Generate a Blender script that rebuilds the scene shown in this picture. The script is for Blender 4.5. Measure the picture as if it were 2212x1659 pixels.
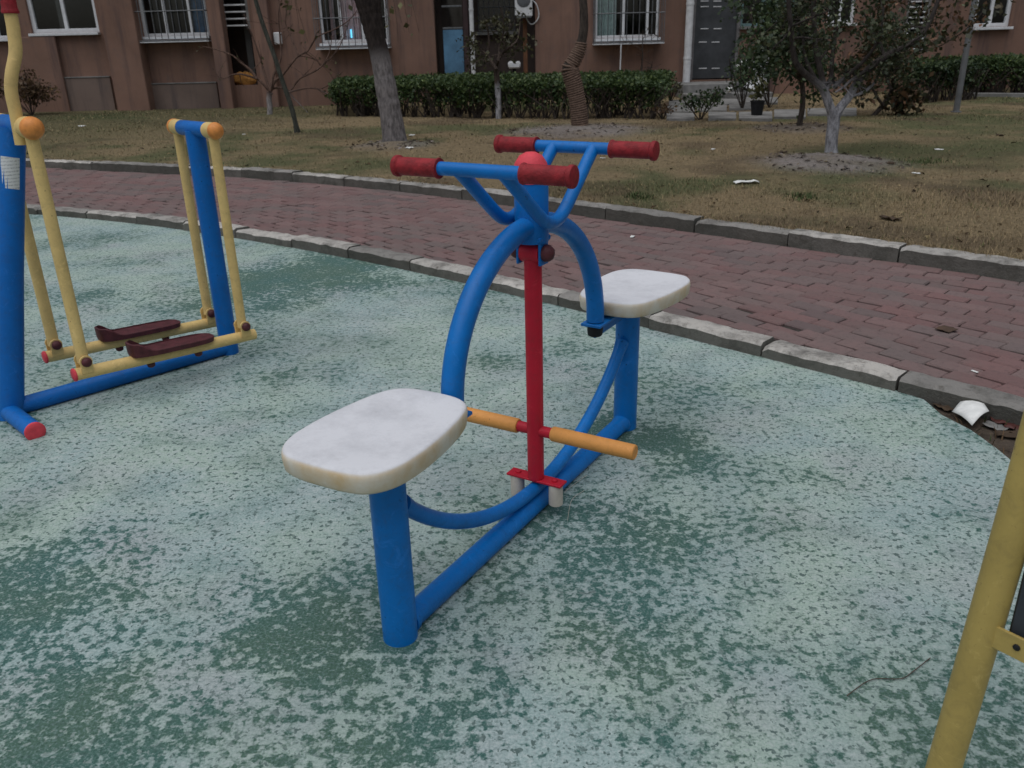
import bpy, math, random
import numpy as np
from mathutils import Vector, Matrix

for o in list(bpy.data.objects): bpy.data.objects.remove(o)
scene = bpy.context.scene
COL = scene.collection

# ------------------------------------------------------------------ camera
CAM_H = 1.3328; PITCH = 0.38821; ROLL = -0.02518; FPX = 1824.86; PW, PH = 2212.0, 1659.0
_cp, _sp = math.cos(PITCH), math.sin(PITCH)
_R = Vector((1, 0, 0)); _F = Vector((0, _cp, -_sp)); _U = Vector((0, _sp, _cp))
CR = _R * math.cos(ROLL) + _U * math.sin(ROLL); CU = _U * math.cos(ROLL) - _R * math.sin(ROLL)
cam = bpy.data.cameras.new('camera'); camo = bpy.data.objects.new('camera', cam); COL.objects.link(camo)
cam.sensor_width = 36; cam.lens = 36 * FPX / PW; cam.clip_start = 0.02; cam.clip_end = 2000
M = Matrix.Identity(4)
for i in range(3):
    M[i][0] = CR[i]; M[i][1] = CU[i]; M[i][2] = -_F[i]
M[2][3] = CAM_H
camo.matrix_world = M
scene.camera = camo
cam.dof.use_dof = True; cam.dof.focus_distance = 2.35; cam.dof.aperture_fstop = 9.0
scene.cycles.max_bounces = 6; scene.cycles.diffuse_bounces = 3; scene.cycles.glossy_bounces = 2; scene.cycles.transmission_bounces = 2; scene.cycles.transparent_max_bounces = 6

# ------------------------------------------------------------------ sky, sun, exposure (overcast late afternoon)
SUN_EL, SUN_AZ = math.radians(74), math.radians(215)
w = bpy.data.worlds.new('World'); scene.world = w; w.use_nodes = True
nt = w.node_tree; nt.nodes.clear()
sky = nt.nodes.new('ShaderNodeTexSky'); sky.sky_type = 'NISHITA'; sky.sun_disc = False
sky.sun_elevation = SUN_EL; sky.sun_rotation = SUN_AZ; sky.air_density = 1.0; sky.dust_density = 3.0; sky.ozone_density = 1.0
hs = nt.nodes.new('ShaderNodeHueSaturation'); hs.inputs['Saturation'].default_value = 0.55
bg = nt.nodes.new('ShaderNodeBackground'); bg.inputs[1].default_value = 0.065
wo = nt.nodes.new('ShaderNodeOutputWorld')
nt.links.new(sky.outputs[0], hs.inputs['Color']); nt.links.new(hs.outputs[0], bg.inputs[0]); nt.links.new(bg.outputs[0], wo.inputs[0])
sun = bpy.data.lights.new('sun', 'SUN'); sun.energy = 1.3; sun.angle = math.radians(85); sun.color = (0.94, 0.97, 1.0)
suno = bpy.data.objects.new('sun', sun); COL.objects.link(suno)
_sd = Vector((math.sin(SUN_AZ) * math.cos(SUN_EL), math.cos(SUN_AZ) * math.cos(SUN_EL), math.sin(SUN_EL)))
suno.rotation_euler = _sd.to_track_quat('Z', 'Y').to_euler()
scene.view_settings.view_transform = 'Standard'; scene.view_settings.look = 'None'
scene.view_settings.exposure = 0.28; scene.view_settings.gamma = 1.0; scene.view_settings.use_curve_mapping = False

# ------------------------------------------------------------------ pixel -> place helpers (pixels of the 2212 x 1659 view)
def ray(x, y):
    return _F + CR * ((x - PW / 2) / FPX) - CU * ((y - PH / 2) / FPX)
def gnd(x, y, z=0.0):
    d = ray(x, y); t = (z - CAM_H) / d.z
    return Vector((d.x * t, d.y * t, z))
def at(x, y, Y):
    d = ray(x, y); t = Y / d.y
    return Vector((d.x * t, Y, CAM_H + d.z * t))
def z2(x, y): return (432 + x * .25, y * .25)
def z3(x, y): return (864 + x * .25, y * .25)
def z5(x, y): return (1659 + x * .25, y * .25)

rng = np.random.default_rng(7)
random.seed(7)
def vnoise(x, y, seed=0):
    x = np.asarray(x, float); y = np.asarray(y, float)
    xi = np.floor(x).astype(np.int64); yi = np.floor(y).astype(np.int64); fx = x - xi; fy = y - yi
    fx = fx * fx * (3 - 2 * fx); fy = fy * fy * (3 - 2 * fy)
    def h(a, b):
        n = (a * 374761393 + b * 668265263 + seed * 1442695041) & 0xffffffff
        n = ((n ^ (n >> 13)) * 1274126177) & 0xffffffff
        return ((n ^ (n >> 16)) & 0xffff) / 65535.0
    return (h(xi, yi) * (1 - fx) + h(xi + 1, yi) * fx) * (1 - fy) + (h(xi, yi + 1) * (1 - fx) + h(xi + 1, yi + 1) * fx) * fy
def fbm(x, y, seed=0, o=4):
    s = 0; a = .5
    for i in range(o):
        s = s + a * vnoise(np.asarray(x) * 2 ** i, np.asarray(y) * 2 ** i, seed + i); a *= .5
    return s / (1 - .5 ** o)

# ------------------------------------------------------------------ materials
class NT:
    def __init__(s, name):
        s.m = bpy.data.materials.new(name); s.m.use_nodes = True; s.t = s.m.node_tree; s.t.nodes.clear()
        s.out = s.t.nodes.new('ShaderNodeOutputMaterial'); s.b = s.n('ShaderNodeBsdfPrincipled'); s.l(s.b.outputs[0], s.out.inputs[0])
    def n(s, typ, **k):
        nd = s.t.nodes.new(typ)
        for a, v in k.items():
            if a.startswith('i_'):
                nd.inputs[a[2:].replace('_', ' ')].default_value = v
            else: setattr(nd, a, v)
        return nd
    def l(s, a, b): s.t.links.new(a, b)
    def coord(s, kind='Object'):
        return s.n('ShaderNodeTexCoord').outputs[kind]
    def noise(s, co, scale, detail=3, rough=.55, dist=0.0):
        nd = s.n('ShaderNodeTexNoise'); nd.inputs['Scale'].default_value = scale; nd.inputs['Detail'].default_value = detail
        nd.inputs['Roughness'].default_value = rough; nd.inputs['Distortion'].default_value = dist
        if co is not None: s.l(co, nd.inputs['Vector'])
        return nd.outputs['Fac']
    def ramp(s, fac, stops, interp='LINEAR'):
        nd = s.n('ShaderNodeValToRGB'); nd.color_ramp.interpolation = interp
        e = nd.color_ramp.elements
        while len(e) < len(stops): e.new(0.5)
        for q, (p, c) in zip(e, stops):
            q.position = p; q.color = (c, c, c, 1) if isinstance(c, (int, float)) else (*c, 1)
        s.l(fac, nd.inputs[0]); return nd.outputs[0]
    def mix(s, fac, a, b, blend='MIX'):
        nd = s.n('ShaderNodeMix', data_type='RGBA', blend_type=blend)
        for v, i in ((fac, 0), (a, 6), (b, 7)):
            if hasattr(v, 'is_linked') or isinstance(v, bpy.types.NodeSocket): s.l(v, nd.inputs[i])
            elif i == 0: nd.inputs[0].default_value = v
            else: nd.inputs[i].default_value = (*v, 1)
        return nd.outputs[2]
    def math(s, op, a, b=None, clamp=False):
        nd = s.n('ShaderNodeMath', operation=op, use_clamp=clamp)
        for v, i in ((a, 0), (b, 1)):
            if v is None: continue
            if isinstance(v, bpy.types.NodeSocket): s.l(v, nd.inputs[i])
            else: nd.inputs[i].default_value = v
        return nd.outputs[0]
    def col(s, v):
        if isinstance(v, bpy.types.NodeSocket): s.l(v, s.b.inputs['Base Color'])
        else: s.b.inputs['Base Color'].default_value = (*v, 1)
    def set(s, **k):
        for a, v in k.items():
            i = s.b.inputs[a.replace('_', ' ')]
            if isinstance(v, bpy.types.NodeSocket): s.l(v, i)
            else: i.default_value = v
    def bump(s, h, strength=.3, dist=.01):
        nd = s.n('ShaderNodeBump'); nd.inputs['Strength'].default_value = strength; nd.inputs['Distance'].default_value = dist
        s.l(h, nd.inputs['Height']); s.l(nd.outputs[0], s.b.inputs['Normal'])

def mul(c, k): return tuple(min(1, x * k) for x in c)
def simple(name, c, rough=.6, var=.25, scale=6, bump=.15, bscale=60, spec=.4, metal=0):
    m = NT(name); co = m.coord()
    f = m.noise(co, scale, 5, .65)
    m.col(m.mix(m.ramp(f, [(.35, 0.0), (.65, 1.0)]), mul(c, 1 - var), mul(c, 1 + var)))
    m.set(Roughness=rough, Specular_IOR_Level=spec, Metallic=metal)
    if bump: m.bump(m.noise(co, bscale, 3), bump, .004)
    return m.m
def paint(name, c, rough=.38, chip=None, dirt=(.05, .045, .04), dirtamt=.35):
    """enamel paint: slight orange-peel, sun fading, dusty film, small scuffs"""
    m = NT(name); co = m.coord()
    big = m.noise(co, 5, 4, .6); fine = m.noise(co, 70, 4, .7); sc = m.noise(co, 28, 6, .75, .6)
    base = m.mix(m.ramp(big, [(.3, 0.0), (.7, 1.0)]), mul(c, .82), mul(c, 1.12))
    dust = m.math('MULTIPLY', m.ramp(sc, [(.5, 0.0), (.8, 1.0)]), dirtamt)
    cc = m.mix(dust, base, dirt)
    cc = m.mix(m.math('MULTIPLY', m.ramp(m.noise(co, 17, 6, .8, 1.0), [(.57, 0.0), (.66, 1.0)]), .38), cc, tuple(min(1, q * 1.35 + .035) for q in c))   # chalked, sun-faded patches
    spot = m.ramp(fine, [(.64, 0.0), (.67, 1.0)])
    spot2 = m.math('MULTIPLY', spot, m.ramp(big, [(.5, 0.0), (.62, 1.0)]))
    m.col(m.mix(m.math('MULTIPLY', spot2, .85), cc, chip or mul(c, .3)))
    m.set(Roughness=m.ramp(sc, [(.2, rough - .06), (.8, rough + .22)]), Specular_IOR_Level=.28)
    m.bump(m.math('ADD', m.noise(co, 130, 2), m.math('MULTIPLY', big, 2.0)), .12, .004)
    return m.m

MAT = {}
MAT['blue'] = paint('blue_enamel', (.002, .150, .48), .32)
MAT['blue_dark'] = paint('walker_blue_enamel', (.002, .125, .44), .36)
MAT['red'] = paint('red_enamel', (.52, .013, .034), .4)
MAT['grip'] = simple('red_rubber_grip', (.25, .016, .021), .62, .3, 40, .5, 220, .3)
MAT['cap_red'] = simple('red_plastic_cap', (.66, .065, .085), .6, .14, 30, .4, 120, .25)
MAT['orange_sleeve'] = paint('orange_sleeve', (.72, .32, .085), .48, dirtamt=.2)
MAT['yellow'] = paint('yellow_enamel', (.72, .51, .20), .45, chip=(.12, .06, .03), dirtamt=.3)
MAT['yellow_near'] = paint('sign_yellow_enamel', (.46, .335, .10), .42, chip=(.15, .08, .03), dirtamt=.3)
MAT['orange_ball'] = simple('orange_plastic', (.70, .26, .06), .5, .22, 25, .1, 90, .35)
MAT['maroon'] = simple('maroon_plastic', (.085, .020, .024), .55, .3, 30, .4, 160, .35)
MAT['cream'] = simple('cream_plastic', (.52, .47, .40), .55, .12, 20, .1, 80, .3)
MAT['black'] = simple('black_rubber', (.012, .012, .014), .6, .3, 30, .2, 100, .3)
MAT['dark_panel'] = simple('charcoal_panel', (.035, .04, .048), .55, .2, 8, .1, 80, .35)
def seat_mat():
    m = NT('worn_white_plastic'); co = m.coord()
    a = m.noise(co, 7, 6, .75); b = m.noise(co, 95, 5, .8); s = m.n('ShaderNodeSeparateXYZ')
    geo = m.n('ShaderNodeNewGeometry'); m.l(geo.outputs['Normal'], s.inputs[0])
    top = m.mix(m.ramp(a, [(.45, 0.0), (.75, 1.0)]), (.66, .66, .68), (.50, .50, .52))
    top = m.mix(m.math('MULTIPLY', m.ramp(b, [(.56, 0.0), (.78, 1.0)]), .35), top, (.42, .40, .38))
    side = m.mix(m.ramp(m.noise(co, 14, 4, .6), [(.4, 0.0), (.72, 1.0)]), (.68, .62, .52), (.60, .44, .25))
    m.col(m.mix(m.ramp(s.outputs[2], [(.35, 0.0), (.8, 1.0)]), side, top))
    m.set(Roughness=.8, Specular_IOR_Level=.2); m.bump(b, .12, .004)
    return m.m
MAT['seat'] = seat_mat()
def sticker_mat():
    m = NT('printed_label'); co = m.coord('Generated')
    mp = m.n('ShaderNodeMapping'); m.l(co, mp.inputs[0]); mp.inputs['Scale'].default_value = (1, 1, 1)
    wv = m.n('ShaderNodeTexWave', wave_type='BANDS', bands_direction='Z'); wv.inputs['Scale'].default_value = 3.2; m.l(mp.outputs[0], wv.inputs[0])
    nz = m.noise(co, 26, 2)
    f = m.math('MULTIPLY', m.ramp(wv.outputs['Fac'], [(.6, 0.0), (.7, 1.0)]), m.ramp(nz, [(.45, 0.0), (.55, 1.0)]))
    m.col(m.mix(m.math('MULTIPLY', f, .6), (.62, .63, .62), (.12, .13, .15))); m.set(Roughness=.45)
    return m.m
MAT['sticker'] = sticker_mat()

# ------------------------------------------------------------------ mesh building
class MB:
    def __init__(s): s.v = []; s.f = []
    def add(s, v, f):
        k = len(s.v); s.v += [tuple(p) for p in v]; s.f += [tuple(i + k for i in q) for q in f]; return s
    def tube(s, path, r, seg=16, caps=True):
        P = [Vector(p) for p in path]; n = len(P)
        R = list(r) if hasattr(r, '__len__') else [r] * n
        tang = []
        for i in range(n):
            a = P[max(0, i - 1)]; b = P[min(n - 1, i + 1)]; tang.append((b - a).normalized())
        t0 = tang[0]; ref = Vector((0, 0, 1)) if abs(t0.z) < .9 else Vector((1, 0, 0))
        nx = t0.cross(ref).normalized(); vs = []; fs = []
        for i in range(n):
            if i:
                q = tang[i - 1].rotation_difference(tang[i]); nx = (q @ nx).normalized()
            ny = tang[i].cross(nx)
            for k in range(seg):
                a = 2 * math.pi * k / seg
                vs.append(P[i] + (nx * math.cos(a) + ny * math.sin(a)) * R[i])
        for i in range(n - 1):
            for k in range(seg):
                a = i * seg + k; b = i * seg + (k + 1) % seg
                fs.append((a, b, b + seg, a + seg))
        if caps:
            fs.append(tuple(reversed(range(seg)))); fs.append(tuple(range((n - 1) * seg, n * seg)))
        return s.add(vs, fs)
    def lathe(s, prof, o=(0, 0, 0), axis=(0, 0, 1), seg=20):
        """prof: (radius, height) along axis"""
        ax = Vector(axis).normalized(); ref = Vector((1, 0, 0)) if abs(ax.x) < .9 else Vector((0, 1, 0))
        nx = ax.cross(ref).normalized(); ny = ax.cross(nx); o = Vector(o); vs = []; fs = []
        for r, h in prof:
            for k in range(seg):
                a = 2 * math.pi * k / seg; vs.append(o + ax * h + (nx * math.cos(a) + ny * math.sin(a)) * max(r, 1e-4))
        for i in range(len(prof) - 1):
            for k in range(seg):
                a = i * seg + k; b = i * seg + (k + 1) % seg; fs.append((a, b, b + seg, a + seg))
        fs.append(tuple(reversed(range(seg)))); fs.append(tuple(range((len(prof) - 1) * seg, len(prof) * seg)))
        return s.add(vs, fs)
    def box(s, c, size, rz=0.0, bev=0.0, mat=None):
        x, y, z = [q / 2 for q in size]; b = min(bev, x * .9, y * .9, z * .9)
        if b <= 0:
            v = [(-x, -y, -z), (x, -y, -z), (x, y, -z), (-x, y, -z), (-x, -y, z), (x, -y, z), (x, y, z), (-x, y, z)]
            f = [(3, 2, 1, 0), (4, 5, 6, 7), (0, 1, 5, 4), (1, 2, 6, 5), (2, 3, 7, 6), (3, 0, 4, 7)]
        else:
            v = []; f = []
            def ring(ix, iz): return [(-x + ix, -y + ix, iz), (x - ix, -y + ix, iz), (x - ix, y - ix, iz), (-x + ix, y - ix, iz)]
            def oct_(i, zz):
                return [(-x + b, -y + i, zz), (x - b, -y + i, zz), (x - i, -y + b, zz), (x - i, y - b, zz), (x - b, y - i, zz), (-x + b, y - i, zz), (-x + i, y - b, zz), (-x + i, -y + b, zz)]
            rings = [ring(b, -z), oct_(0, -z + b), oct_(0, z - b), ring(b, z)]
            v = rings[0] + rings[1] + rings[2] + rings[3]
            f.append((3, 2, 1, 0))
            for k in range(8): f.append((4 + k, 4 + (k + 1) % 8, 12 + (k + 1) % 8, 12 + k))
            f.append((20, 21, 22, 23))
            for k in range(4):
                a, bb = k, (k + 1) % 4; p = 4 + 2 * k
                f.append((a, bb, p + 1, p)); f.append((bb, 4 + (2 * k + 2) % 8, p + 1))
                q = 12 + 2 * k; f.append((q, q + 1, 20 + bb, 20 + a)); f.append((q + 1, 12 + (2 * k + 2) % 8, 20 + bb))
        cz, sz = math.cos(rz), math.sin(rz)
        vv = [(c[0] + p[0] * cz - p[1] * sz, c[1] + p[0] * sz + p[1] * cz, c[2] + p[2]) for p in v]
        return s.add(vv, f)
    def build(s, name, mat, parent=None, smooth=True, ang=38):
        me = bpy.data.meshes.new(name); me.from_pydata(s.v, [], s.f); me.update()
        return link(name, me, mat, parent, smooth, ang)
def link(name, me, mat, parent=None, smooth=True, ang=38):
    if mat is not None and not me.materials: me.materials.append(MAT[mat] if isinstance(mat, str) else mat)
    if smooth:
        me.shade_smooth(); me.set_sharp_from_angle(angle=math.radians(ang))
    o = bpy.data.objects.new(name, me); COL.objects.link(o)
    if parent is not None: o.parent = parent
    return o
def arrays(name, v, f, mat, parent=None, cols=None):
    v = np.asarray(v, np.float32); f = np.asarray(f, np.int32); k = f.shape[1]
    me = bpy.data.meshes.new(name); me.vertices.add(len(v)); me.vertices.foreach_set('co', v.ravel())
    me.loops.add(f.size); me.loops.foreach_set('vertex_index', f.ravel())
    me.polygons.add(len(f)); me.polygons.foreach_set('loop_start', np.arange(0, f.size, k, dtype=np.int32))
    me.update(calc_edges=True)
    if cols is not None:
        a = me.color_attributes.new('col', 'FLOAT_COLOR', 'POINT')
        c = np.ones((len(v), 4), np.float32); c[:, :3] = cols; a.data.foreach_set('color', c.ravel())
    return link(name, me, mat, parent, False)
def thing(name, label, cat, loc=(0, 0, 0), rz=0.0, group=None):
    o = bpy.data.objects.new(name, None); COL.objects.link(o); o.location = loc; o.rotation_euler = (0, 0, rz); o.empty_display_size = .1
    return tag(o, label, cat, group)
def tag(o, label, cat, group=None):
    o['label'] = label; o['category'] = cat
    if group: o['group'] = group
    return o
def struct(o, kind='structure', label=None):
    o['kind'] = kind
    if label: o['label'] = label
    return o
def spline(pts, n=8, closed=False):
    P = [Vector(p) for p in pts]; out = []; m = len(P)
    for i in range(m if closed else m - 1):
        if closed: p0, p1, p2, p3 = P[i - 1], P[i], P[(i + 1) % m], P[(i + 2) % m]
        else: p0, p1, p2, p3 = P[max(0, i - 1)], P[i], P[i + 1], P[min(m - 1, i + 2)]
        for k in range(n):
            t = k / n
            out.append(.5 * ((2 * p1) + (p2 - p0) * t + (2 * p0 - 5 * p1 + 4 * p2 - p3) * t * t + (3 * p1 - p0 - 3 * p2 + p3) * t ** 3))
    if not closed: out.append(P[-1])
    return out

# ================================================================== THE SETTING
E1 = np.array([.74, -.6726]); E1 /= np.linalg.norm(E1); E2 = np.array([-E1[1], E1[0]])
CN = [0.00247814, 0.00536729, -0.05509153, 3.25268506]; CF = [0.00298834, 0.0215708, 0.01964334, 5.15345332]
def edge(c, a, lo=-9.0, hi=0.3):
    a = np.asarray(a, float); ac = np.clip(a, lo, hi)
    p = np.polyval(c, ac); d = np.polyval(np.polyder(c), ac)
    return p + d * (a - ac)
def nearb(a):
    a = np.asarray(a, float); ac = np.clip(a, -8.2, .3); s = np.where(a < 0, .30, -.03)
    return np.polyval(CN, ac) + s * (a - ac)
def farb(a):
    a = np.asarray(a, float); ac = np.clip(a, -9.0, .3); s = np.where(a < 0, .33, -.03)
    return np.polyval(CF, ac) + s * (a - ac)
def ab(a, b): return np.stack([E1[0] * np.asarray(a) + E2[0] * np.asarray(b), E1[1] * np.asarray(a) + E2[1] * np.asarray(b)], -1)
def to_ab(x, y): return x * E1[0] + y * E1[1], x * E2[0] + y * E2[1]
KW_N, KW_F = .13, .14            # kerb widths
Z_PATH, Z_NK, Z_FK, Z_LAWN = .05, .067, .14, .137

# soil / ground sheet to the horizon
def soil_mat():
    m = NT('dark_soil'); co = m.coord()
    a = m.noise(co, 12, 6, .7); b = m.noise(co, 60, 4, .7)
    c = m.mix(m.ramp(a, [(.35, 0.0), (.65, 1.0)]), (.045, .034, .026), (.11, .085, .065))
    m.col(m.mix(m.ramp(b, [(.55, 0.0), (.7, .6)]), c, (.16, .12, .08))); m.set(Roughness=.95, Specular_IOR_Level=.2); m.bump(b, .8, .02)
    return m.m
MAT['soil'] = soil_mat()
g = MB(); g.add([(-300, -300, -.02), (300, -300, -.02), (300, 300, -.02), (-300, 300, -.02)], [(0, 1, 2, 3)])
struct(g.build('ground', 'soil', smooth=False))

# worn green painted exercise court
def pad_mat():
    m = NT('worn_green_court_paint'); co = m.coord()
    fine = m.noise(co, 36, 2, .55, .12); mid = m.noise(co, 5.5, 3, .65, .4); big = m.noise(co, 1.2, 2, .55); grit = m.noise(co, 135, 2, .7); fleck = m.noise(co, 58, 2, .55, .2)
    v = m.math('ADD', fine, m.math('MULTIPLY', m.math('SUBTRACT', mid, .5), .42))
    v = m.math('ADD', v, m.math('MULTIPLY', m.math('SUBTRACT', big, .44), .75))
    v = m.math('ADD', v, m.math('MULTIPLY', m.math('SUBTRACT', grit, .5), .20))
    warp = m.n('ShaderNodeVectorMath', operation='MULTIPLY_ADD')
    nz = m.n('ShaderNodeTexNoise'); nz.inputs['Scale'].default_value = 3.0; nz.inputs['Detail'].default_value = 3; m.l(co, nz.inputs['Vector'])
    m.l(nz.outputs['Color'], warp.inputs[0]); warp.inputs[1].default_value = (.7, .7, 0); m.l(co, warp.inputs[2])
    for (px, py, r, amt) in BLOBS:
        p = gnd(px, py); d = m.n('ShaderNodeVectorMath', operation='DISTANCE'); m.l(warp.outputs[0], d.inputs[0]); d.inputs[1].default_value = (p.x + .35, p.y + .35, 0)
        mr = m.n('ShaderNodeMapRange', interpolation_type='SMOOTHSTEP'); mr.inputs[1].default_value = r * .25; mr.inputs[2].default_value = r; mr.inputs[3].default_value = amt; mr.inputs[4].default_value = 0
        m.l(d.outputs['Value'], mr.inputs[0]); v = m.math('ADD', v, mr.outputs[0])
    sep = m.n('ShaderNodeSeparateColor'); m.l(nz.outputs['Color'], sep.inputs[0])
    tint = m.ramp(sep.outputs[1], [(.38, 0.0), (.62, 1.0)])
    pale = m.mix(tint, (.295, .39, .375), (.335, .43, .365))
    pale = m.mix(m.ramp(sep.outputs[2], [(.5, 0.0), (.7, .6)]), pale, (.335, .355, .365))
    pale = m.mix(m.ramp(grit, [(.34, .55), (.52, 0.0)]), pale, (.15, .19, .185))
    pale = m.mix(m.ramp(grit, [(.54, 0.0), (.68, .6)]), pale, (.46, .51, .50))
    pale = m.mix(m.ramp(big, [(.36, .45), (.52, 0.0)]), pale, (.20, .265, .255))
    green = m.mix(tint, (.046, .120, .104), (.064, .126, .092))
    green = m.mix(m.ramp(grit, [(.5, 0.0), (.64, .8)]), green, (.15, .225, .21)); green = m.mix(m.ramp(grit, [(.32, .7), (.44, 0.0)]), green, (.02, .05, .045))
    midc = m.mix(.45, pale, green)
    c = m.mix(m.ramp(v, [(.38, 0.0), (.44, 1.0)]), green, midc)
    pale = m.mix(m.ramp(mid, [(.36, .55), (.5, 0.0)]), pale, midc)
    c = m.mix(m.ramp(v, [(.435, 0.0), (.50, 1.0)]), c, pale)
    c = m.mix(m.ramp(v, [(.66, 0.0), (.82, .5)]), c, (.44, .49, .475))
    fl = m.math('MULTIPLY', m.ramp(fleck, [(.585, 0.0), (.61, 1.0)]), m.ramp(v, [(.40, .3), (.6, .9)]))
    c = m.mix(fl, c, (.066, .108, .098))
    c = m.mix(m.ramp(fleck, [(.34, .35), (.40, 0.0)]), c, (.42, .47, .46))
    m.col(c); m.set(Roughness=.78, Specular_IOR_Level=.3)
    m.bump(m.math('ADD', fine, m.math('MULTIPLY', grit, .6)), .4, .006)
    return m.m
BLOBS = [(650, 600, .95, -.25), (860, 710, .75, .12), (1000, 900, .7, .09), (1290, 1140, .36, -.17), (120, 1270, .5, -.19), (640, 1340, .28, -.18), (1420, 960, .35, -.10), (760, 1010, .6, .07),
         (1560, 760, .5, .06), (300, 1000, .6, .05), (100, 1590, .45, -.13), (900, 1500, .35, -.10), (1330, 1330, .3, -.09), (1120, 1600, .3, -.08), (1900, 1010, .35, -.08), (250, 640, .5, -.07), (875, 1390, .13, -.2), (1352, 935, .16, -.2), (30, 905, .2, -.15), (1060, 1225, .14, -.14)]  # final entries: grime with painted contact shade at post, foot and rail bases
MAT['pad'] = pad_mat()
aa = np.linspace(-14, -.78, 90)
line = [tuple(p) for p in ab(aa, nearb(aa) + .03)]
padedge = [tuple(gnd(*q)[:2]) for q in ((1996, 863), (2034, 896), (2096, 928), (2146, 963), (2186, 996))]
line = [p for p in line if p[0] < 1.55] + padedge + [(1.66, 2.2), (1.62, 1.5), (1.75, .2), (1.9, -4), (-12, -4), (-14, 6)]
pd = MB(); n = len(line)
pd.add([(x, y, 0) for x, y in line] + [(x, y, -.05) for x, y in line], [tuple(reversed(range(n)))] + [(i, (i + 1) % n, n + (i + 1) % n, n + i) for i in range(n)])
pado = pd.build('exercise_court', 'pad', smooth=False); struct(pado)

# brick footpath -----------------------------------------------------------
def brick_mat():
    m = NT('red_paver'); co = m.coord(); geo = m.n('ShaderNodeNewGeometry'); oi = m.n('ShaderNodeObjectInfo')
    r = m.math('FRACT', m.math('ADD', geo.outputs['Random Per Island'], oi.outputs['Random']))
    wp = m.n('ShaderNodeNewGeometry').outputs['Position']
    base = m.ramp(r, [(0, (.165, .092, .088)), (.25, (.195, .106, .100)), (.5, (.182, .112, .107)), (.72, (.212, .130, .122)), (.9, (.165, .12, .114)), (1, (.13, .09, .088))])
    st = m.noise(wp, 2.2, 5, .65); fi = m.noise(wp, 45, 5, .7)
    c = m.mix(m.ramp(st, [(.40, .15), (.70, .8)]), base, (.14, .115, .106))
    c = m.mix(m.ramp(fi, [(.52, 0.0), (.75, .6)]), c, (.062, .05, .048))
    m.col(c); m.set(Roughness=.85, Specular_IOR_Level=.3); m.bump(fi, .35, .006)
    return m.m
MAT['brick'] = brick_mat()
MAT['sand'] = simple('joint_sand', (.05, .043, .038), .95, .3, 30, .4, 90, .2)
AP = np.linspace(-13, 4, 140)
v = []; f = []
for i, a in enumerate(AP):
    for b in (nearb(a) + .04, farb(a) + .05): p = ab(a, b); v.append((p[0], p[1], Z_PATH - .012))
for i in range(len(AP) - 1): f.append((2 * i, 2 * i + 2, 2 * i + 3, 2 * i + 1))
path = struct(MB().add(v, f).build('footpath', 'sand', smooth=False))
def brick_mesh(k):
    mb = MB(); mb.box((0, 0, -.03), (.196, .0985, .06), 0, .006)
    vs = []
    for p in mb.v:
        q = list(p)
        if q[2] > -.02: q[2] += random.uniform(-.002, .002)
        q[0] += random.uniform(-.0015, .0015); q[1] += random.uniform(-.0015, .0015); vs.append(tuple(q))
    mb.v = vs; return mb
BV = [brick_mesh(k) for k in range(6)]
BM = []
for k in range(6):
    me = bpy.data.meshes.new('brick'); me.from_pydata(BV[k].v, [], BV[k].f); me.materials.append(MAT['brick']); BM.append(me)
ROWS = 17; spots = []
for rw in range(ROWS):
    fr = (rw + .5) / ROWS; a = -12.0 + (.1 if rw % 2 else 0)
    while a < 3.2:
        b0, b1 = float(nearb(a)) + KW_N + .004, float(farb(a)) - .002
        b = b0 + (b1 - b0) * fr; p = ab(a, b)
        h = .02; b2 = float(nearb(a + h)) + KW_N + (float(farb(a + h)) - float(nearb(a + h)) - KW_N) * fr
        an = math.atan2(b2 - b, h); p2 = ab(a + h, b2); d = p2 - p
        spots.append((p[0], p[1], math.atan2(d[1], d[0]), (b1 - b0) / ROWS / .1035))
        a += .2 * math.cos(an)
def inview(x, y, z, mx=60):
    d = Vector((x, y, z - CAM_H)); w_ = d.dot(_F)
    if w_ <= .1: return False
    X = PW / 2 + FPX * d.dot(CR) / w_; Y = PH / 2 - FPX * d.dot(CU) / w_
    return -mx < X < PW + mx and -mx < Y < PH + mx
order = sorted(range(len(spots)), key=lambda i: (0 if inview(spots[i][0], spots[i][1], Z_PATH) else 1, spots[i][0] ** 2 + spots[i][1] ** 2))
near300 = set(order[:300]); rest = MB()
for i, (x, y, an, sc) in enumerate(spots):
    k = random.randrange(6); z = Z_PATH + random.uniform(-.003, .003); rz = an + random.uniform(-.012, .012); sy = sc * .985
    tx, ty = random.uniform(-.012, .012), random.uniform(-.02, .02)
    if random.random() < .08: z -= random.uniform(.003, .007); tx *= 2.5
    if i in near300:
        o = bpy.data.objects.new('brick', BM[k]); COL.objects.link(o); o.parent = path; o.location = (x, y, z); o.rotation_euler = (ty, tx, rz); o.scale = (1, sy, 1)
    else:
        c_, s_ = math.cos(rz), math.sin(rz)
        rest.add([(x + p[0] * c_ - p[1] * sy * s_, y + p[0] * s_ + p[1] * sy * c_, z + p[2] - p[0] * tx + p[1] * ty) for p in BV[k].v], BV[k].f)
struct(rest.build('far_bricks', 'brick', path, smooth=False), 'stuff')

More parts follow.
